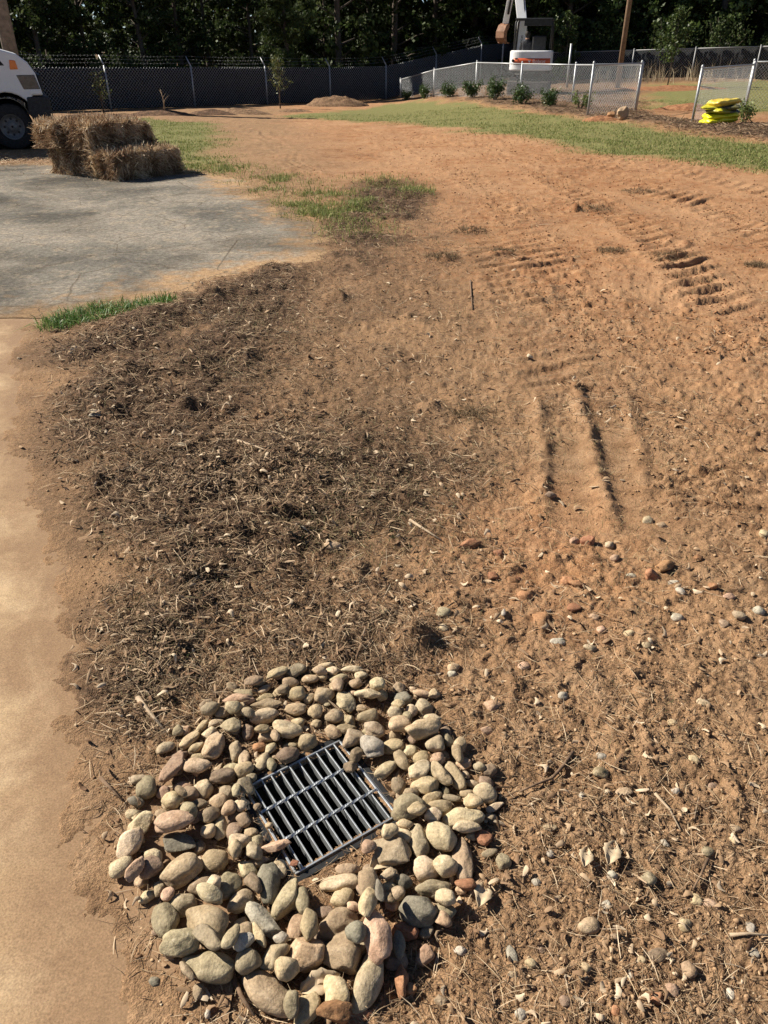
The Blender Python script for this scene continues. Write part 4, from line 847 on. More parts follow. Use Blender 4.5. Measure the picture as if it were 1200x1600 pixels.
def fence(name, label, cat, posts, mat, pr, pitch, r, rail=True, barbs=False, screen=None, rail_r=.021, loop=True, arm_dir=None):
    """posts: (x, y, z_base, z_top)"""
    f = thing(name, label, cat, (posts[0][0], posts[0][1], posts[0][2])); o0 = Vector(f.location)
    L = [(Vector((a, b_, c)) - o0, Vector((a, b_, d)) - o0) for a, b_, c, d in posts]
    for i, (lo, hi) in enumerate(L):
        p = MB().tube([lo - Vector((0, 0, .12)), hi + Vector((0, 0, .03))], pr, 10).build('post', mat, f)
        if barbs: MB().tube([hi + Vector((0, 0, .02)), hi + arm_dir], [pr * .9, pr * .6], 6).build('arm', mat, p)
        else: MB().lathe([(pr * 1.12, .0), (pr * 1.12, .03), (pr * .7, .055), (0.001, .065)], tuple(hi + Vector((0, 0, .02))), 'z', 10).build('post_cap', mat, p)
    for (a0, a1), (b0, b1) in zip(L[:-1], L[1:]):
        V, Fq = link_panel(a0[:2], b0[:2], a0.z + .04, a1.z, b0.z + .04, b1.z, pitch, r)
        link('chain_link_panel', fast_mesh('chain_link_panel', V, Fq), MESHM, f)
        if rail: MB().tube([a1, b1], rail_r, 8).build('top_rail', mat, f)
        if barbs:
            for q in (.35, .68, 1.0):
                w0, w1 = a1 + arm_dir * q, b1 + arm_dir * q; n = 26
                bw = MB().tube([w0.lerp(w1, i / 8) - Vector((0, 0, .03 * math.sin(math.pi * i / 8))) for i in range(9)], .0022, 4, False)
                for i in range(1, n):
                    c = w0.lerp(w1, i / n) - Vector((0, 0, .03 * math.sin(math.pi * i / n)))
                    bw.tube([c - Vector((.012, .01, .03)), c + Vector((.012, .01, .03))], .0014, 3, False); bw.tube([c - Vector((.02, -.02, -.02)), c + Vector((.02, -.02, -.02))], .0014, 3, False)
                bw.build('barbed_wire', DULL, f)
        if screen:
            d = (b0 - a0); nn = Vector((-d.y, d.x, 0)).normalized() * .05; k = 14; V = []
            for i in range(k + 1):
                lo = a0.lerp(b0, i / k) + nn; hi = a1.lerp(b1, i / k) + nn; wv = nn * (.5 * math.sin(i * 1.7))
                V += [lo + Vector((0, 0, .03)) + wv, lo.lerp(hi, .5) + wv * 1.5, hi - Vector((0, 0, .03)) + wv * .3]
            so_ = MB().add(V, [(i * 3 + j, i * 3 + 3 + j, i * 3 + 4 + j, i * 3 + 1 + j) for i in range(k) for j in range(2)], True).build('privacy_screen', screen, f)
            so_.modifiers.new('thick', 'SOLIDIFY').thickness = .003
    return f
PF = [(-10.5 + 2.65 * k, 33 + 2.7 * k) for k in range(-3, 11)]
fence('perimeter_fence', 'long dark chain link fence topped with barbed wire in front of the woods', 'fence',
      [(a, b_, float(macro(a, b_)), float(macro(a, b_)) + 1.45 + .12 * max(0, b_ - 43) * .35) for a, b_ in PF], GALV, .036, .13, .0058, False, True, SCREEN, arm_dir=Vector((-.20, .20, .36)))
E0, C1 = Vector((.8, 42)), Vector((7.0, 23.8))
fr_ = []
for px, zt in ((623, -.02), (678, .50), (743, .86), (812, .90), (893, .95), (993, 1.02)):
    k = (px - 600) / F; best = min((abs((E0.x + (C1.x - E0.x) * q / 400) - k * ((E0.y + (C1.y - E0.y) * q / 400) * CP + .9)), q) for q in range(401))[1] / 400
    p = E0.lerp(C1, best); fr_.append((p.x, p.y, float(macro(p.x, p.y)), zt))
fence('garden_fence', 'low bright galvanised chain link fence behind the row of small shrubs', 'fence', fr_, GALV, .03, .10, .0030)
def zt_(p, h=1.17): z = float(macro(p[0], p[1])); return (p[0], p[1], z, z + h)
fence('gate_leaf', 'galvanised chain link gate leaf swung open beside the square rock', 'gate', [zt_((6.92, 23.62)), zt_((5.34, 22.4))], GALV, .028, .10, .0030)
fence('gate_leaf', 'galvanised chain link gate leaf standing open behind the yellow bags', 'gate', [zt_((9.9, 23.5), 1.12), zt_((7.25, 20.0), 1.12)], GALV, .030, .10, .0030)
fence('side_fence', 'galvanised chain link fence running on past the yellow bags', 'fence', [zt_((10.0, 23.8)), zt_((12.6, 23.9)), zt_((15.2, 24.0)), zt_((17.8, 24.1))], GALV, .032, .10, .0030)
fence('screen_fence', 'tall chain link fence with black screen on the rise behind the yard', 'fence', [(9.7 + 2.7 * k, 45 - 1.0 * k, float(macro(9.7 + 2.7 * k, 45 - k)) - .1, 1.08 + .085 * k) for k in range(-1, 9)], DULL, .036, .12, .004, True, False, SCREEN)
p = at_d(893, 68, 37); tag(MB().tube([(p.x, 37, float(macro(p.x, 37)) - .1), (p.x, 37, p.z)], .045, 10).build('steel_post', GALV), 'plain steel post standing up behind the garden fence', 'post')

# ------------------------------------------------------------------ poles
WOODP = mat_noise('weathered_pole', [(.3, (.17, .14, .11)), (.7, (.32, .27, .215))], 8, .9, .5, .01, 30)
BROWNP = mat_noise('brown_pole', [(.3, (.16, .10, .06)), (.7, (.28, .185, .115))], 8, .9, .5, .01, 30)
def pole(name, px, D, r, hgt, mat, label):
    zc = D * CP + 1.0; x = (px - 600) / F * zc; z = float(macro(x, D))
    o = MB().tube([(0, 0, -.4), (0, 0, hgt * .5), (0, 0, hgt)], [r, r * .9, r * .75], 14).build(name, mat); o.location = (x, D, z); tag(o, label, 'pole'); return o
pole('utility_pole', 34, 30.8, .26, 9, WOODP, 'thick grey wooden utility pole beyond the white truck')
pole('utility_pole', 963, 35.5, .105, 9, BROWNP, 'brown wooden utility pole behind the garden fence')
pole('metal_pole', 675, 53, .05, 7, DULL, 'thin metal pole rising beyond the barbed wire fence')
pole('metal_pole', 782, 44, .04, 2.2, DULL, 'short thin metal pole behind the bucket of the excavator')

# ------------------------------------------------------------------ plants
def leaves(P, size, rg, up_bias=.3, aspect=.6):
    n = len(P); a = rg.normal(size=(n, 3)); a /= np.linalg.norm(a, axis=1, keepdims=True); nr = rg.normal(size=(n, 3)); nr[:, 2] += up_bias * 2
    b = np.cross(a, nr); b /= np.linalg.norm(b, axis=1, keepdims=True) + 1e-9; s = (size * rg.uniform(.6, 1.4, n))[:, None]
    V = np.stack([P - a * s * .5, P + b * s * aspect * .5, P + a * s * .5, P - b * s * aspect * .5], 1).reshape(-1, 3)
    return V, np.arange(n * 4).reshape(-1, 4), np.repeat(rg.random(n), 4)
LEAF_D = mat_attr('forest_leaves', [(0, (.016, .026, .008)), (.5, (.034, .052, .015)), (.85, (.06, .085, .025)), (1, (.11, .13, .05))], .6, .25, .15)
LEAF_M = mat_attr('maple_leaves', [(0, (.022, .038, .010)), (.5, (.05, .08, .02)), (1, (.13, .17, .05))], .5, .3, .3)
NEEDLE = mat_attr('pine_needles', [(0, (.025, .04, .010)), (.5, (.055, .08, .018)), (1, (.11, .14, .04))], .6, .25, .3)
SHRUB = mat_attr('shrub_leaves', [(0, (.02, .045, .010)), (.5, (.045, .09, .02)), (1, (.10, .15, .04))], .45, .2, .4)
TRUNK = mat_noise('tree_bark', [(.3, (.05, .038, .03)), (.7, (.14, .11, .085))], 12, .95, .6, .02, 30)
def tree_meshes(seed, H_=12, rad=2.9, nleaf=9000, size=.26, low=.4, pine=False):
    rg = np.random.default_rng(seed); tk = MB(); lean = rg.normal(0, .25, 2)
    tk.tube([(lean[0] * s * s, lean[1] * s * s, H_ * .85 * s - .3 * (s == 0)) for s in np.linspace(0, 1, 7)], list(np.linspace(.20, .05, 7)), 9)
    cl = []
    nl = 30
    for k in range(nl):
        h = low + (H_ * .92 - low) * (k + .5) / nl; a = rg.uniform(0, 6.28); prof = math.sin(math.pi * min(1, (.22 + .78 * h / H_) ** .8)) ** .5 if not pine else (1.05 - h / H_)
        L = rad * prof * rg.uniform(.65, 1.1); tip = np.array([math.cos(a) * L, math.sin(a) * L, h + L * rg.uniform(.0, .35)])
        b0 = np.array([lean[0] * (h / H_) ** 2, lean[1] * (h / H_) ** 2, max(.3, h - L * .15)])
        tk.tube([b0, b0 * .5 + tip * .5 + np.array([0, 0, .12]), tip], [.05, .03, .012], 5, False)
        for q in range(7):
            f = rg.uniform(.3, 1.08); cl.append((b0 + (tip - b0) * f + rg.normal(0, .28, 3), rg.uniform(.3, .62)))
    cp = np.array([c[0] for c in cl]); cr = np.array([c[1] for c in cl]); i = rg.integers(0, len(cp), nleaf)
    d = rg.normal(size=(nleaf, 3)); d /= np.linalg.norm(d, axis=1, keepdims=True); P = cp[i] + d * (cr[i] * rg.random(nleaf) ** .45)[:, None] * np.array([1, 1, .7]); P[:, 2] = np.maximum(P[:, 2], .1)
    V, Fq, rn = leaves(P, size, rg, .4, .16 if pine else .62)
    return tk.mesh('trunk'), fast_mesh('crown', V, Fq, {'rnd': rn})
def plant_tree(ms, mats, loc, sc, rz, name, label, group):
    t_ = thing(name, label, 'tree', loc, rz, group); t_.scale = (sc, sc, sc * random.uniform(.9, 1.1))
    for m_, mt in zip(ms, mats):
        if not m_.materials: m_.materials.append(mt)
    link('trunk', ms[0], None, t_); link('crown', ms[1], None, t_)
    return t_
TV = [tree_meshes(s, 12, 3.0, 9500, .25) for s in (1, 2, 3)]; TM = [tree_meshes(s, 11, 2.8, 9000, .27, .3) for s in (5, 6)]; PV = tree_meshes(9, 10, 2.4, 16000, .34, .8, True)
def off(k, d): return (-10.5 + 2.65 * k - .71 * d, 33 + 2.7 * k + .70 * d)
for row, (d, step) in enumerate(((3.6, 1.0), (7.2, 1.0), (11.2, 1.1), (15.5, 1.3))):
    k = -5.0 + row * .37
    while k < 8.6:
        x, y = off(k + random.uniform(-.2, .2), d + random.uniform(-.7, .7)); k += step
        pxx = 600 + F * x / (y * CP + .9)
        if pxx < (-150, -330, -420, -420)[row] or (row == 0 and pxx < 500): continue
        sc_ = random.uniform(.62, .74) if pxx < 520 and row < 3 else random.uniform(.85, 1.15)
        lb = ['dark leafy tree in the front of the woods behind the barbed wire fence', 'dark leafy tree in the second rank of the woods', 'dark leafy tree deep in the woods', 'dark leafy tree at the back of the woods'][row]
        plant_tree(random.choice(TV), (TRUNK, LEAF_D), (x, y, float(macro(x, y)) - .1), sc_, random.uniform(0, 6.28), 'forest_tree', lb, 'trees of the woods behind the fence')
for row, d in enumerate((4.0, 8.0, 12.5, 17)):
    for k in range(11):
        x = 7.5 + 2.75 * k + random.uniform(-.6, .6); y = 47.5 - .9 * k * .9 + d + random.uniform(-.8, .8)
        lb = ['glossy green tree leaning over the black screen fence', 'green tree in the second rank behind the screen fence', 'green tree deep in the woods behind the screen fence', 'green tree at the back of the woods behind the screen fence'][row]
        plant_tree(random.choice(TM), (TRUNK, LEAF_M), (x, y, float(macro(x, y)) - .1), random.uniform(.8, 1.1), random.uniform(0, 6.28), 'forest_tree', lb, 'trees behind the screen fence')
for px, D, sc in ((452, 42.0, .85),):
    x = (px - 600) / F * (D * CP + .9); plant_tree(PV, (TRUNK, NEEDLE), (x, D, float(macro(x, D)) - .9), sc, .4, 'pine_tree', 'sunlit bright green pine at the front of the woods', None)
x = (880 - 600) / F * (44.5 * CP + .9); plant_tree(TM[0], (TRUNK, NEEDLE), (x, 44.5, float(macro(x, 44.5)) - .3), .30, 1.0, 'young_tree', 'small bushy yellow-green tree behind the excavator', None)
# far wood closing the view
rg = np.random.default_rng(77); n = 42000; ang = rg.uniform(-.95, .95, n); dd = rg.uniform(70, 82, n); P = np.stack([np.sin(ang) * dd, np.cos(ang) * dd, rg.uniform(-2.5, 9, n) + 1.5 * np.sin(ang * 37)], 1)
V, Fq, rn = leaves(P, .85, rg, .3, .7); o = link('far_wood', fast_mesh('far_wood', V, Fq, {'rnd': rn}), LEAF_D); o['kind'] = 'stuff'
# undergrowth: tangled saplings just inside the woods
def bush_mesh(seed, n, rx, rz, size, stems=9, low=.0):
    rg = np.random.default_rng(seed); st = MB(); cl = []
    for k in range(stems):
        a = rg.uniform(0, 6.28); L = rx * rg.uniform(.4, 1.0); tip = Vector((math.cos(a) * L, math.sin(a) * L, rz * rg.uniform(.55, 1.0)))
        st.tube([(math.cos(a) * .02, math.sin(a) * .02, -.05), Vector((tip.x * .4, tip.y * .4, tip.z * .55)), tip], [rx * .03, rx * .02, rx * .008], 5, False)
        for q in range(5): cl.append(np.array(tip) * rg.uniform(.45, 1.05) + rg.normal(0, rx * .12, 3))
    cp = np.array(cl); i = rg.integers(0, len(cp), n); P = cp[i] + rg.normal(0, 1, (n, 3)) * np.array([rx, rx, rz]) * .13; P[:, 2] = np.maximum(P[:, 2], low + .02)
    V, Fq, rn = leaves(P, size, rg, .4, .6); return st.mesh('stems'), fast_mesh('foliage', V, Fq, {'rnd': rn})
UB = [bush_mesh(s, 2600, 1.5, 3.0, .16) for s in (11, 12)]
def plant_bush(ms, mat, loc, sc, rz, name, label, cat, group=None):
    t_ = thing(name, label, cat, loc, rz, group); t_.scale = sc if isinstance(sc, tuple) else (sc,) * 3
    if not ms[0].materials: ms[0].materials.append(TRUNK)
    if not ms[1].materials: ms[1].materials.append(mat)
    link('stems', ms[0], None, t_); link('foliage', ms[1], None, t_)
for k in range(15):
    x, y = off(-4 + k * .85 + random.uniform(-.2, .2), 1.7 + random.uniform(0, .8))
    plant_bush(random.choice(UB), LEAF_D, (x, y, float(macro(x, y))), random.uniform(.5, .8), random.uniform(0, 6.28), 'undergrowth_bush', 'tangled dark bush growing against the far side of the barbed wire fence', 'bush', 'bushes behind the barbed wire fence')
for k in range(9):
    x = 9.5 + 2.5 * k + random.uniform(-.4, .4); y = 47 - .8 * k + random.uniform(0, .6)
    plant_bush(random.choice(UB), LEAF_M, (x, y, float(macro(x, y))), random.uniform(.6, .9), random.uniform(0, 6.28), 'undergrowth_bush', 'leafy bush growing just behind the black screen fence', 'bush', 'bushes behind the screen fence')
# the row of young shrubs in the mulch bed
SB = [bush_mesh(s, 1500, .34, .50, .055, 14) for s in (21, 22, 23)]
SHL = ['smallest one beside the far fence corner', 'second from the far end of the row', 'third from the far end of the row', 'middle of the row', 'broad one in front of the excavator', 'second from the gate end of the row', 'tall one nearest the open gate']
for i, (px, py, s) in enumerate(((635, 157, .78), (663, 155, .95), (701, 154, 1.0), (737, 156, 1.05), (773, 160, 1.15), (813, 166, 1.0), (857, 170, .9))):
    p = at(px, py); plant_bush(SB[i % 3], SHRUB, (p.x, p.y, gz(p.x, p.y) - .03), (s, s, s * 1.05), i * 1.3, 'round_shrub', 'young green shrub in the mulch bed, ' + SHL[i], 'shrub', 'shrubs along the garden fence')
LIME = mat_attr('light_leaves', [(0, (.07, .11, .025)), (.5, (.14, .19, .05)), (1, (.27, .30, .11))], .5, .3, .3)
for i, (px, py, s, lb) in enumerate(((906, 173, .8, 'straggly yellow-green plant between the shrubs and the gate'), (1162, 192, .85, 'straggly light green plant beside the yellow bags'))):
    p = at(px, py); plant_bush(bush_mesh(31 + i, 420, .36, .5, .075, 8), LIME, (p.x, p.y, gz(p.x, p.y) - .03), s, i, 'leafy_plant', lb, 'plant')
def sapling(px, py, hgt, spread, n, size, mat, label, seed, stake=False):
    p = at(px, py); rg = np.random.default_rng(seed); t_ = thing('sapling', label, 'sapling', (p.x, p.y, gz(p.x, p.y) - .02)); st = MB(); P = []
    st.tube([(0, 0, -.05), (rg.normal(0, .03), 0, hgt * .5), (rg.normal(0, .05), 0, hgt)], [.028, .018, .006], 7)
    for k in range(18 if n else 7):
        h = hgt * (.32 + .66 * k / 18) if n else hgt * (.3 + .1 * k); a = rg.uniform(0, 6.28); L = spread * (1.1 - .75 * h / hgt) * rg.uniform(.6, 1.1); tip = np.array([math.cos(a) * L, math.sin(a) * L, h + L * .9])
        st.tube([(0, 0, h), tuple(tip * .5 + np.array([0, 0, h * .5 + .02])), tuple(tip)], [.010, .007, .003], 5, False)
        for q in range(n // 18): P.append(np.array([0, 0, h]) + (tip - np.array([0, 0, h])) * rg.uniform(.15, 1.1) + rg.normal(0, spread * .13, 3))
    st.build('stem', TRUNK if n else PALEW, t_)
    if n:
        V, Fq, rn = leaves(np.array(P), size, rg, .2, .55); link('foliage', fast_mesh('foliage', V, Fq, {'rnd': rn}), mat, t_)
YG = mat_attr('sapling_leaves', [(0, (.05, .07, .02)), (.5, (.11, .13, .04)), (1, (.22, .22, .09))], .5, .3, .3)
sapling(163, 178, 1.25, .42, 260, .07, YG, 'sparse leafy sapling between the straw bales and the barbed wire fence', 41)
sapling(257, 172, .72, .30, 0, .05, YG, 'bare pale twig of a sapling in front of the barbed wire fence', 42)
sapling(438, 170, 1.75, .5, 420, .085, YG, 'small sapling with yellowing leaves in front of the barbed wire fence', 43)
p_ = at_d(1043, 132, 40.0); sapling(1042, 138, 2.75, .72, 1500, .11, LEAF_M, 'young tree with pale stem on the yard lawn before the screen fence', 44)
def wweed(x, y): return np.exp(-(((x - 13.6) / 3.2) ** 2 + ((y - 40) / 2.6) ** 2)) * sstep(-.2, .3, fbm(x, y, .9, 3, 401))
rgx = rng.choice(rng.uniform(9.5, 19, 26), 420) + rng.normal(0, .22, 420); rgy = rng.normal(40.4, .5, 420)
blades('dry_weeds', rgx, rgy, rng.uniform(.2, 1.0, 420), rng.uniform(.010, .024, 420), .6, mat_attr('dry_weed', [(0, (.16, .12, .07)), (.6, (.36, .29, .19)), (1, (.5, .43, .3))], .9, .1))

# ------------------------------------------------------------------ heaps of mulch and dirt, rocks
HEAPM = mat_noise('mulch_heap', [(.3, (.10, .055, .03)), (.55, (.24, .145, .08)), (.75, (.36, .24, .14))], 14, .95, 1.0, .04, 40)
DIRTM = mat_noise('dirt_heap', [(.3, (.06, .034, .02)), (.55, (.15, .085, .048)), (.75, (.24, .14, .08))], 9, .95, 1.0, .05, 30)
REDM = mat_noise('red_dirt', [(.3, (.20, .085, .04)), (.55, (.34, .16, .075)), (.75, (.44, .24, .12))], 9, .95, 1.0, .05, 30)
def heap(px, py, rx, ry_, hh, mat, label, seed, name='dirt_heap'):
    p = at(px, py); n = 40; k = 16; V = []; 
    for i in range(k + 1):
        for j in range(n):
            a = 2 * math.pi * j / n; q = i / k; V.append((math.cos(a) * q, math.sin(a) * q, 0))
    V = np.array(V); q = np.hypot(V[:, 0], V[:, 1]); P = np.stack([V[:, 0] * rx, V[:, 1] * ry_, q], 1)
    wob = fbm(V[:, 0] + seed, V[:, 1], 1.7, 4, seed); z = hh * np.clip(1 - q ** 1.7 + wob * .45 * (1 - q * .6), -.2, 2) + hh * .16 * fbm(V[:, 0], V[:, 1], 8, 4, seed + 3) - .03
    z = np.where(q > .97, -.12, z); P[:, 2] = z
    Fq = [[i * n + j, i * n + (j + 1) % n, (i + 1) * n + (j + 1) % n, (i + 1) * n + j] for i in range(k) for j in range(n)]
    o = link(name, fast_mesh(name, P, np.array(Fq), None, True), mat, None, (p.x, p.y, gz(p.x, p.y))); tag(o, label, 'heap')
heap(527, 166, 1.45, .8, .42, HEAPM, 'rounded tan mulch heap in front of the barbed wire fence', 3, 'mulch_heap')
heap(378, 178, 1.2, .6, .20, HEAPM, 'low tan heap beside the rounded mulch heap', 5, 'mulch_heap')
heap(250, 181, 1.3, .45, .20, DIRTM, 'dark dirt heap around the bare sapling twig', 7)
heap(150, 183, 1.5, .45, .17, DIRTM, 'dark dirt heap behind the straw bales', 9)
heap(330, 180, 1.0, .4, .17, DIRTM, 'dark dirt heap between the bare twig and the tan heaps', 11)
heap(460, 174, .9, .4, .12, HEAPM, 'flat strip of mulch before the yellowing sapling', 13, 'mulch_heap')
heap(1050, 141, 3.2, .8, .22, REDM, 'long low reddish dirt bank across the yard lawn', 15)
heap(1075, 172, 1.1, .5, .20, REDM, 'broken red dirt heap inside the open gate', 17)
heap(942, 190, .55, .35, .15, REDM, 'small red clay heap at the foot of the open gate leaf', 19)
def rock(px, py, a, b, c, code, label, seed, nm='rock', flat=False):
    p = at(px, py); V, Fc = stone_shape(a, b, c, True, 4, seed); o = link(nm, fast_mesh(nm, V, Fc, None, True), SM[code], None, (p.x, p.y, gz(p.x, p.y) + c * .8), (.1, -.15, .4)); tag(o, label, 'rock')
rock(972, 191, .17, .14, .16, 'o', 'square pinkish rock beside the open gate leaf', 904)
rock(955, 187, .13, .10, .09, 'R', 'reddish clay lump behind the square rock', 905)

# ------------------------------------------------------------------ yellow bags
def bag_mat(name, c1, c2):
    m, t, b = new_mat(name, .38, .5); co = objco(t); cc = ramp(t, noise(t, co, 3.0, 3, .5), [(.40, c1), (.62, c2)]); t.links.new(cc, b.inputs['Base Color']); bump(t, b, noise(t, co, 9, 4, .6), .6, .03); return m
NEON = bag_mat('neon_bag', (.78, .72, .02), (.70, .66, .03)); AMB = bag_mat('amber_bag', (.62, .42, .06), (.70, .55, .10)); DARKB = bag_mat('dark_print_bag', (.50, .46, .03), (.06, .06, .04))
bp = at(1121, 196); bz = gz(bp.x, bp.y); bzs = 0
BAGS = [(0, 0, .12, .1, NEON, 'lowest neon yellow bag of the stack, flat on the mulch', .80), (.04, .03, .12, -.05, NEON, 'neon yellow bag second from the bottom of the stack', .76), (.06, .02, .10, .25, DARKB, 'dark printed yellow bag in the middle of the stack', .74), (-.02, .0, .09, -.2, DARKB, 'floppy yellow bag below the top of the stack', .84), (.05, .03, .12, .12, AMB, 'amber yellow bag on top of the stack', .66)]
for i, (dx, dy, th, yw, mt, lb, L) in enumerate(BAGS):
    n, k = 26, 18; V = []; rg = np.random.default_rng(600 + i); uu, vv = np.meshgrid(np.linspace(-1, 1, n), np.linspace(-1, 1, k)); uu, vv = uu.ravel(), vv.ravel()
    ed = (np.clip(1 - uu ** 8, 0, 1) * np.clip(1 - vv ** 8, 0, 1)) ** .5; wr = fbm(uu + i * 7, vv, 2.2, 4, 610 + i) * .045; half = th / 2
    px_ = uu * L / 2 * (1 - .05 * vv ** 2); py_ = vv * .23 * (1 - .05 * uu ** 2)
    T_ = np.stack([px_, py_, half + half * ed + wr * ed], 1); B_ = np.stack([px_, py_, half - half * ed + wr * .3 * ed], 1)
    fi = [(j * n + q, j * n + q + 1, (j + 1) * n + q + 1, (j + 1) * n + q) for j in range(k - 1) for q in range(n - 1)]; nn = n * k
    rim = [j for j in range(n)] + [j * n + n - 1 for j in range(1, k)] + [(k - 1) * n + j for j in range(n - 2, -1, -1)] + [j * n for j in range(k - 2, 0, -1)]
    fs = fi + [tuple(nn + q for q in f[::-1]) for f in fi] + [(rim[j], nn + rim[j], nn + rim[(j + 1) % len(rim)], rim[(j + 1) % len(rim)]) for j in range(len(rim))]
    o = MB().add([tuple(v) for v in np.concatenate([T_, B_])], fs, True).build('yellow_bag', mt); o.location = (bp.x + dx, bp.y + dy, bz + bzs + .0); o.rotation_euler = (rg.uniform(-.08, .08), rg.uniform(-.09, .09), .12 + yw * 1.6); bzs += th * .86
    tag(o, lb, 'bag', 'yellow bags stacked by the gate')

# ------------------------------------------------------------------ excavator
XD = 33.5; xx_ = (826 - 600) / F * (XD * CP + .95); xz = float(macro(xx_, XD))
ex = thing('mini_excavator', 'white mini excavator with red rear panel and black canopy behind the garden fence', 'excavator', (xx_, XD, xz), R(-13))
EWHITE = mat_noise('machine_white', [(.3, (.72, .72, .71)), (.7, (.80, .80, .79))], 5, .35, .05, .002, spec=.5); ERED = mat_noise('machine_red', [(.3, (.55, .09, .03)), (.7, (.68, .14, .05))], 6, .4, .05, spec=.4)
EBLK = mat_noise('machine_black', [(.3, (.015, .015, .016)), (.7, (.035, .035, .035))], 10, .5, .1); EGRY = mat_noise('track_dust', [(.3, (.10, .09, .08)), (.7, (.24, .21, .18))], 10, .8, .4, .01); RUST = mat_noise('rusty_bucket', [(.3, (.13, .065, .035)), (.7, (.30, .16, .095))], 7, .7, .4, .006)
for s in (-1, 1):
    tk = MB().prism([(x_, z_) for x_, z_ in [(.82, .06), (1.02, .26), (.98, .42), (.8, .5), (-.8, .5), (-.98, .42), (-1.02, .26), (-.82, .06), (-.6, .0), (.6, .0)]], -.16, .16)
    o = tk.build('track', EGRY, ex, .02); o.rotation_euler = (0, 0, math.pi / 2); o.location = (s * .62, 0, 0)
    for k in range(9): MB().box((s * .62, -.9 + k * .225, .505), (.33, .07, .03)).build('track_pad', EBLK, o).matrix_parent_inverse = o.matrix_basis.inverted()
MB().box((0, 0, .42), (.9, 1.2, .3)).build('undercarriage', EBLK, ex, .03); MB().lathe([(.42, 0), (.42, .16)], (0, 0, .55), 'z').build('slew_ring', EBLK, ex)
MB().box((0, -1.28, .30), (1.5, .08, .36)).build('dozer_blade', EGRY, ex, .02)
for s in (-1, 1): MB().box((s * .35, -1.05, .32), (.10, .5, .10)).build('blade_arm', EBLK, ex)
MB().box((0, .05, .78), (1.46, 1.5, .12)).build('deck', EBLK, ex, .02)
def arc(rx, ry_, n, y0): return [(rx * math.sin(a), y0 - ry_ * math.cos(a)) for a in np.linspace(-math.pi / 2, math.pi / 2, n)]
def bodyring(z0, z1, gr=0):
    pts = [(.78, .1)] + [( .78 * math.copysign(abs(math.sin(a)) ** .62, math.sin(a)), -.45 - .55 * abs(math.cos(a)) ** .62) for a in np.linspace(math.pi / 2, -math.pi / 2, 25)] + [(-.78, .1)]
    pts = [(a * (1 + gr), b_ * (1 + gr)) for a, b_ in pts]; n = len(pts); return MB().add([(a, b_, z0) for a, b_ in pts] + [(a, b_, z1) for a, b_ in pts], [tuple(range(n))[::-1], tuple(range(n, 2 * n))] + [(i, (i + 1) % n, (i + 1) % n + n, i + n) for i in range(n)])
bodyring(.82, 1.46).build('engine_cover', EWHITE, ex, .05, 3)
rp = [( .788 * math.copysign(abs(math.sin(a)) ** .62, math.sin(a)), -.45 - .558 * abs(math.cos(a)) ** .62) for a in np.linspace(R(62), R(-42), 25)]; n = len(rp)
RPAN = MB().add([(a, b_, 1.02) for a, b_ in rp] + [(a, b_, 1.22) for a, b_ in rp], [(i, i + 1, i + 1 + n, i + n) for i in range(n - 1)], True).build('rear_panel', ERED, ex); RPAN.modifiers.new('thick', 'SOLIDIFY').thickness = .006
MB().box((-.50, -.995, 1.20), (.10, .02, .05)).build('latch', EBLK, ex, .005); MB().lathe([(.001, -.012), (.05, -.012), (.05, .02)], (-.63, -.93, 1.14)).build('fuel_cap', EBLK, ex)
def text(s, size, parent, M_, mat, name='lettering'):
    cu = bpy.data.curves.new('txt', 'FONT'); cu.body = s; cu.size = size; cu.extrude = .002; cu.align_x = 'CENTER'; cu.align_y = 'CENTER'; tmp = bpy.data.objects.new('txt', cu); COL.objects.link(tmp)
    bpy.context.view_layer.update(); me = bpy.data.meshes.new_from_object(tmp.evaluated_get(bpy.context.evaluated_depsgraph_get())); bpy.data.objects.remove(tmp); o = link(name, me, mat, parent); o.matrix_local = M_; return o
text('Bobcat', .17, RPAN, Matrix.Translation((.33, -1.013, 1.12)) @ Matrix.Rotation(R(90), 4, 'X') @ Matrix.Rotation(R(9), 4, 'Y'), EWHITE)
lg = MB().add([(-.05, 0, .05), (.0, 0, .02), (.05, 0, .05), (.03, 0, -.01), (.0, 0, -.05), (-.03, 0, -.01)], [(0, 1, 4, 5), (1, 2, 3, 4)]).build('emblem', EWHITE, RPAN); lg.location = (-.02, -1.016, 1.12); lg.modifiers.new('t', 'SOLIDIFY').thickness = .004
# canopy
for pts in ([(-.66, -.42, 1.44), (-.66, -.42, 2.34), (-.60, -.36, 2.44)], [(.66, -.42, 1.44), (.66, -.42, 2.34), (.60, -.36, 2.44)], [(-.72, .78, .84), (-.66, .72, 2.30), (-.62, .62, 2.42)], [(.72, .78, .84), (.66, .72, 2.30), (.62, .62, 2.42)]):
    MB().tube(pts, .036, 8).build('canopy_post', EBLK, ex)
MB().box((0, .15, 2.44), (1.36, 1.25, .07)).build('canopy_roof', EBLK, ex, .03); MB().box((.15, -.50, 2.34), (1.0, .04, .22)).build('canopy_rear_panel', EBLK, ex, .01)
MB().box((.22, -.10, 1.22), (.52, .5, .12)).build('seat', EBLK, ex, .04); MB().box((.24, -.36, 1.60), (.50, .12, .66)).build('seat_back', EBLK, ex, .05)
for s in (-.25, .42): MB().tube([(s, .18, 1.0), (s, .22, 1.42), (s, .2, 1.5)], [.05, .035, .03], 8).build('joystick', EBLK, ex)
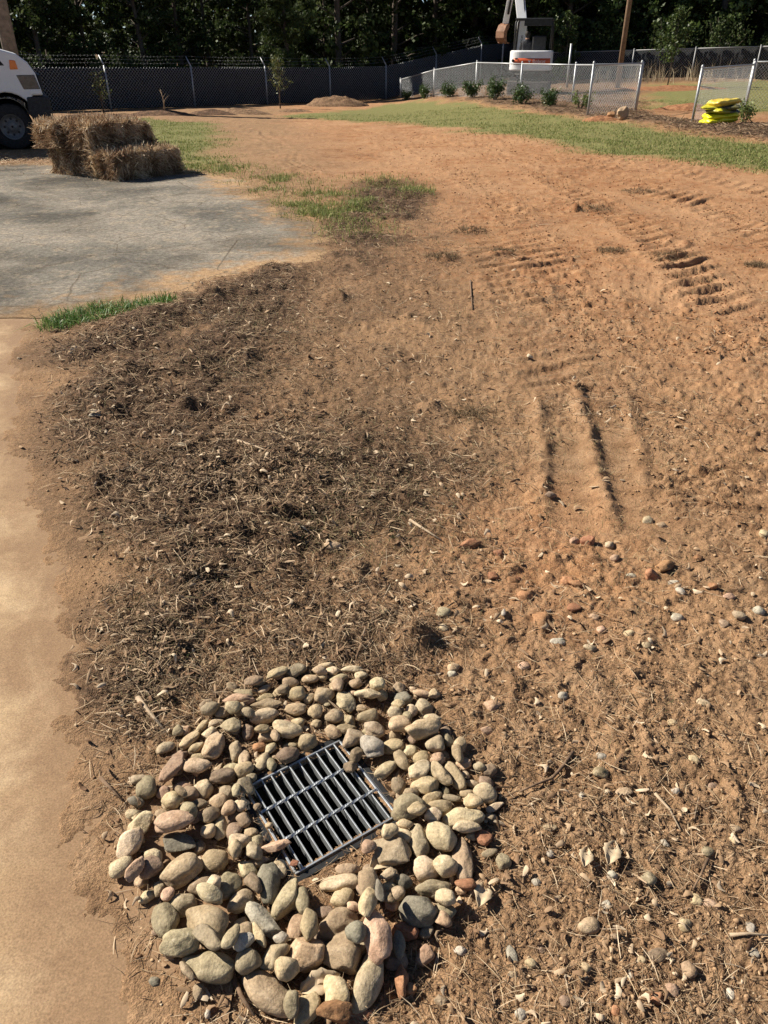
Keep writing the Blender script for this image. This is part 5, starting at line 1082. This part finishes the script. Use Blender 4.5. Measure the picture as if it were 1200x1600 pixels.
# boom, arm, bucket
def beam(pts, w_, hs_, name, mat, par):
    V = []; P_ = [Vector(p) for p in pts]
    for i, p in enumerate(P_):
        d = (P_[min(i + 1, len(P_) - 1)] - P_[max(i - 1, 0)]).normalized(); s = Vector((1, 0, 0)); s = (s - d * s.dot(d)).normalized(); u = s.cross(d)
        V += [p + s * w_ / 2 + u * hs_[i] / 2, p - s * w_ / 2 + u * hs_[i] / 2, p - s * w_ / 2 - u * hs_[i] / 2, p + s * w_ / 2 - u * hs_[i] / 2]
    k = len(P_); return MB().add(V, [(i * 4 + j, i * 4 + (j + 1) % 4, i * 4 + 4 + (j + 1) % 4, i * 4 + 4 + j) for i in range(k - 1) for j in range(4)] + [(0, 3, 2, 1), tuple(4 * k - 4 + j for j in range(4))]).build(name, mat, par, .012)
MB().box((-.50, .85, .85), (.34, .36, .42)).build('swing_post', EWHITE, ex, .04)
boom = beam([(-.50, .95, .85), (-.52, 1.02, 1.7), (-.55, 1.12, 2.35), (-.78, 1.55, 3.3), (-.98, 2.0, 3.85)], .36, [.28, .30, .44, .36, .26], 'boom', EWHITE, ex)
text('bobcat', .14, boom, Matrix.Translation((-.515, .86, 1.75)) @ Matrix.Rotation(R(90), 4, 'X') @ Matrix.Rotation(R(90), 4, 'Z'), EBLK)
MB().tube([(-.42, 1.15, 1.2), (-.42, 1.35, 2.1)], .05, 8).build('boom_cylinder', EBLK, ex); MB().tube([(-.44, .98, 2.5), (-.62, 1.32, 3.3), (-.8, 1.6, 3.7)], .018, 6).build('hose', EBLK, ex)
beam([(-1.02, 2.05, 3.95), (-1.18, 2.2, 3.1), (-1.30, 2.3, 2.35)], .22, [.32, .30, .20], 'dipper_arm', EWHITE, ex)
MB().tube([(-1.12, 2.0, 3.4), (-1.2, 2.05, 2.65)], .045, 8).build('bucket_cylinder', EBLK, ex)
bk = [(.0, .0), (-.16, -.10), (-.26, -.34), (-.20, -.56), (-.02, -.66), (.14, -.64), (.02, -.50), (-.02, -.30), (.10, -.08)]
B_ = MB().prism([(a * .85, b_) for a, b_ in bk], -.20, .20).build('bucket', RUST, ex, .01); B_.location = (-1.32, 2.3, 2.36); B_.rotation_euler = (0, .25, R(60))
for k in range(4): MB().box((.15, -.21 + .14 * k, -.65), (.12, .06, .03)).build('tooth', RUST, B_)
# operator, seated, seen from behind
JACK = mat_noise('dark_jacket', [(.3, (.02, .02, .022)), (.7, (.045, .045, .05))], 14, .9, .4, .01); SKIN = mat_noise('skin', [(.3, (.30, .17, .11)), (.7, (.38, .22, .15))], 10, .6, .1); HAIR = mat_noise('hair', [(.3, (.012, .01, .008)), (.7, (.03, .025, .02))], 30, .7, .4)
pe = thing('person', 'person in a dark jacket seated at the excavator controls, hands on the levers', 'person', (0, 0, 0))
JT = [(0, 0, 0, .15), (0, .02, .25, .155), (0, .02, .44, .15), (0, .02, .54, .065), (0, .04, .62, .07), (0, .05, .72, .098), (0, .05, .80, .06)]
ED = [(i, i + 1) for i in range(6)]
for s in (-1, 1):
    b0 = len(JT); JT += [(s * .19, .02, .46, .075), (s * .25, .10, .24, .055), (s * .24, .36, .20, .042), (s * .24, .42, .20, .038)]; ED += [(2, b0), (b0, b0 + 1), (b0 + 1, b0 + 2), (b0 + 2, b0 + 3)]
    for q in range(4): JT.append((s * (.215 + .016 * q), .47, .19 - .02 * (q % 2), .010)); ED.append((b0 + 3, len(JT) - 1))
    JT.append((s * .20, .44, .22, .011)); ED.append((b0 + 3, len(JT) - 1))
    b1 = len(JT); JT += [(s * .10, .02, -.02, .10), (s * .14, .42, .02, .075), (s * .14, .46, -.36, .055), (s * .14, .58, -.40, .045)]; ED += [(0, b1), (b1, b1 + 1), (b1 + 1, b1 + 2), (b1 + 2, b1 + 3)]
me = bpy.data.meshes.new('body'); me.from_pydata([j[:3] for j in JT], ED, []); bo = link('body', me, JACK, pe)
sk = bo.modifiers.new('skin', 'SKIN'); 
for i, j in enumerate(JT): me.skin_vertices[0].data[i].radius = (j[3], j[3])
me.skin_vertices[0].data[0].use_root = True
bo.modifiers.new('sub', 'SUBSURF').levels = 1; bo.modifiers['sub'].render_levels = 1
MB().lathe([(.001, .13), (.06, .115), (.10, .06), (.107, .0), (.09, -.05)], (0, .035, .72), 'z', 18).build('hair', HAIR, pe)
MB().lathe([(.075, 0), (.072, .04)], (0, .035, .575), 'z', 16).build('neck', SKIN, pe)
Mx = Matrix.Translation((xx_, XD, xz)) @ Matrix.Rotation(R(-13), 4, 'Z') @ Matrix.Translation((-.22, -.12, 1.24)); pe.location = Mx.translation; pe.rotation_euler = (0, 0, R(-13))
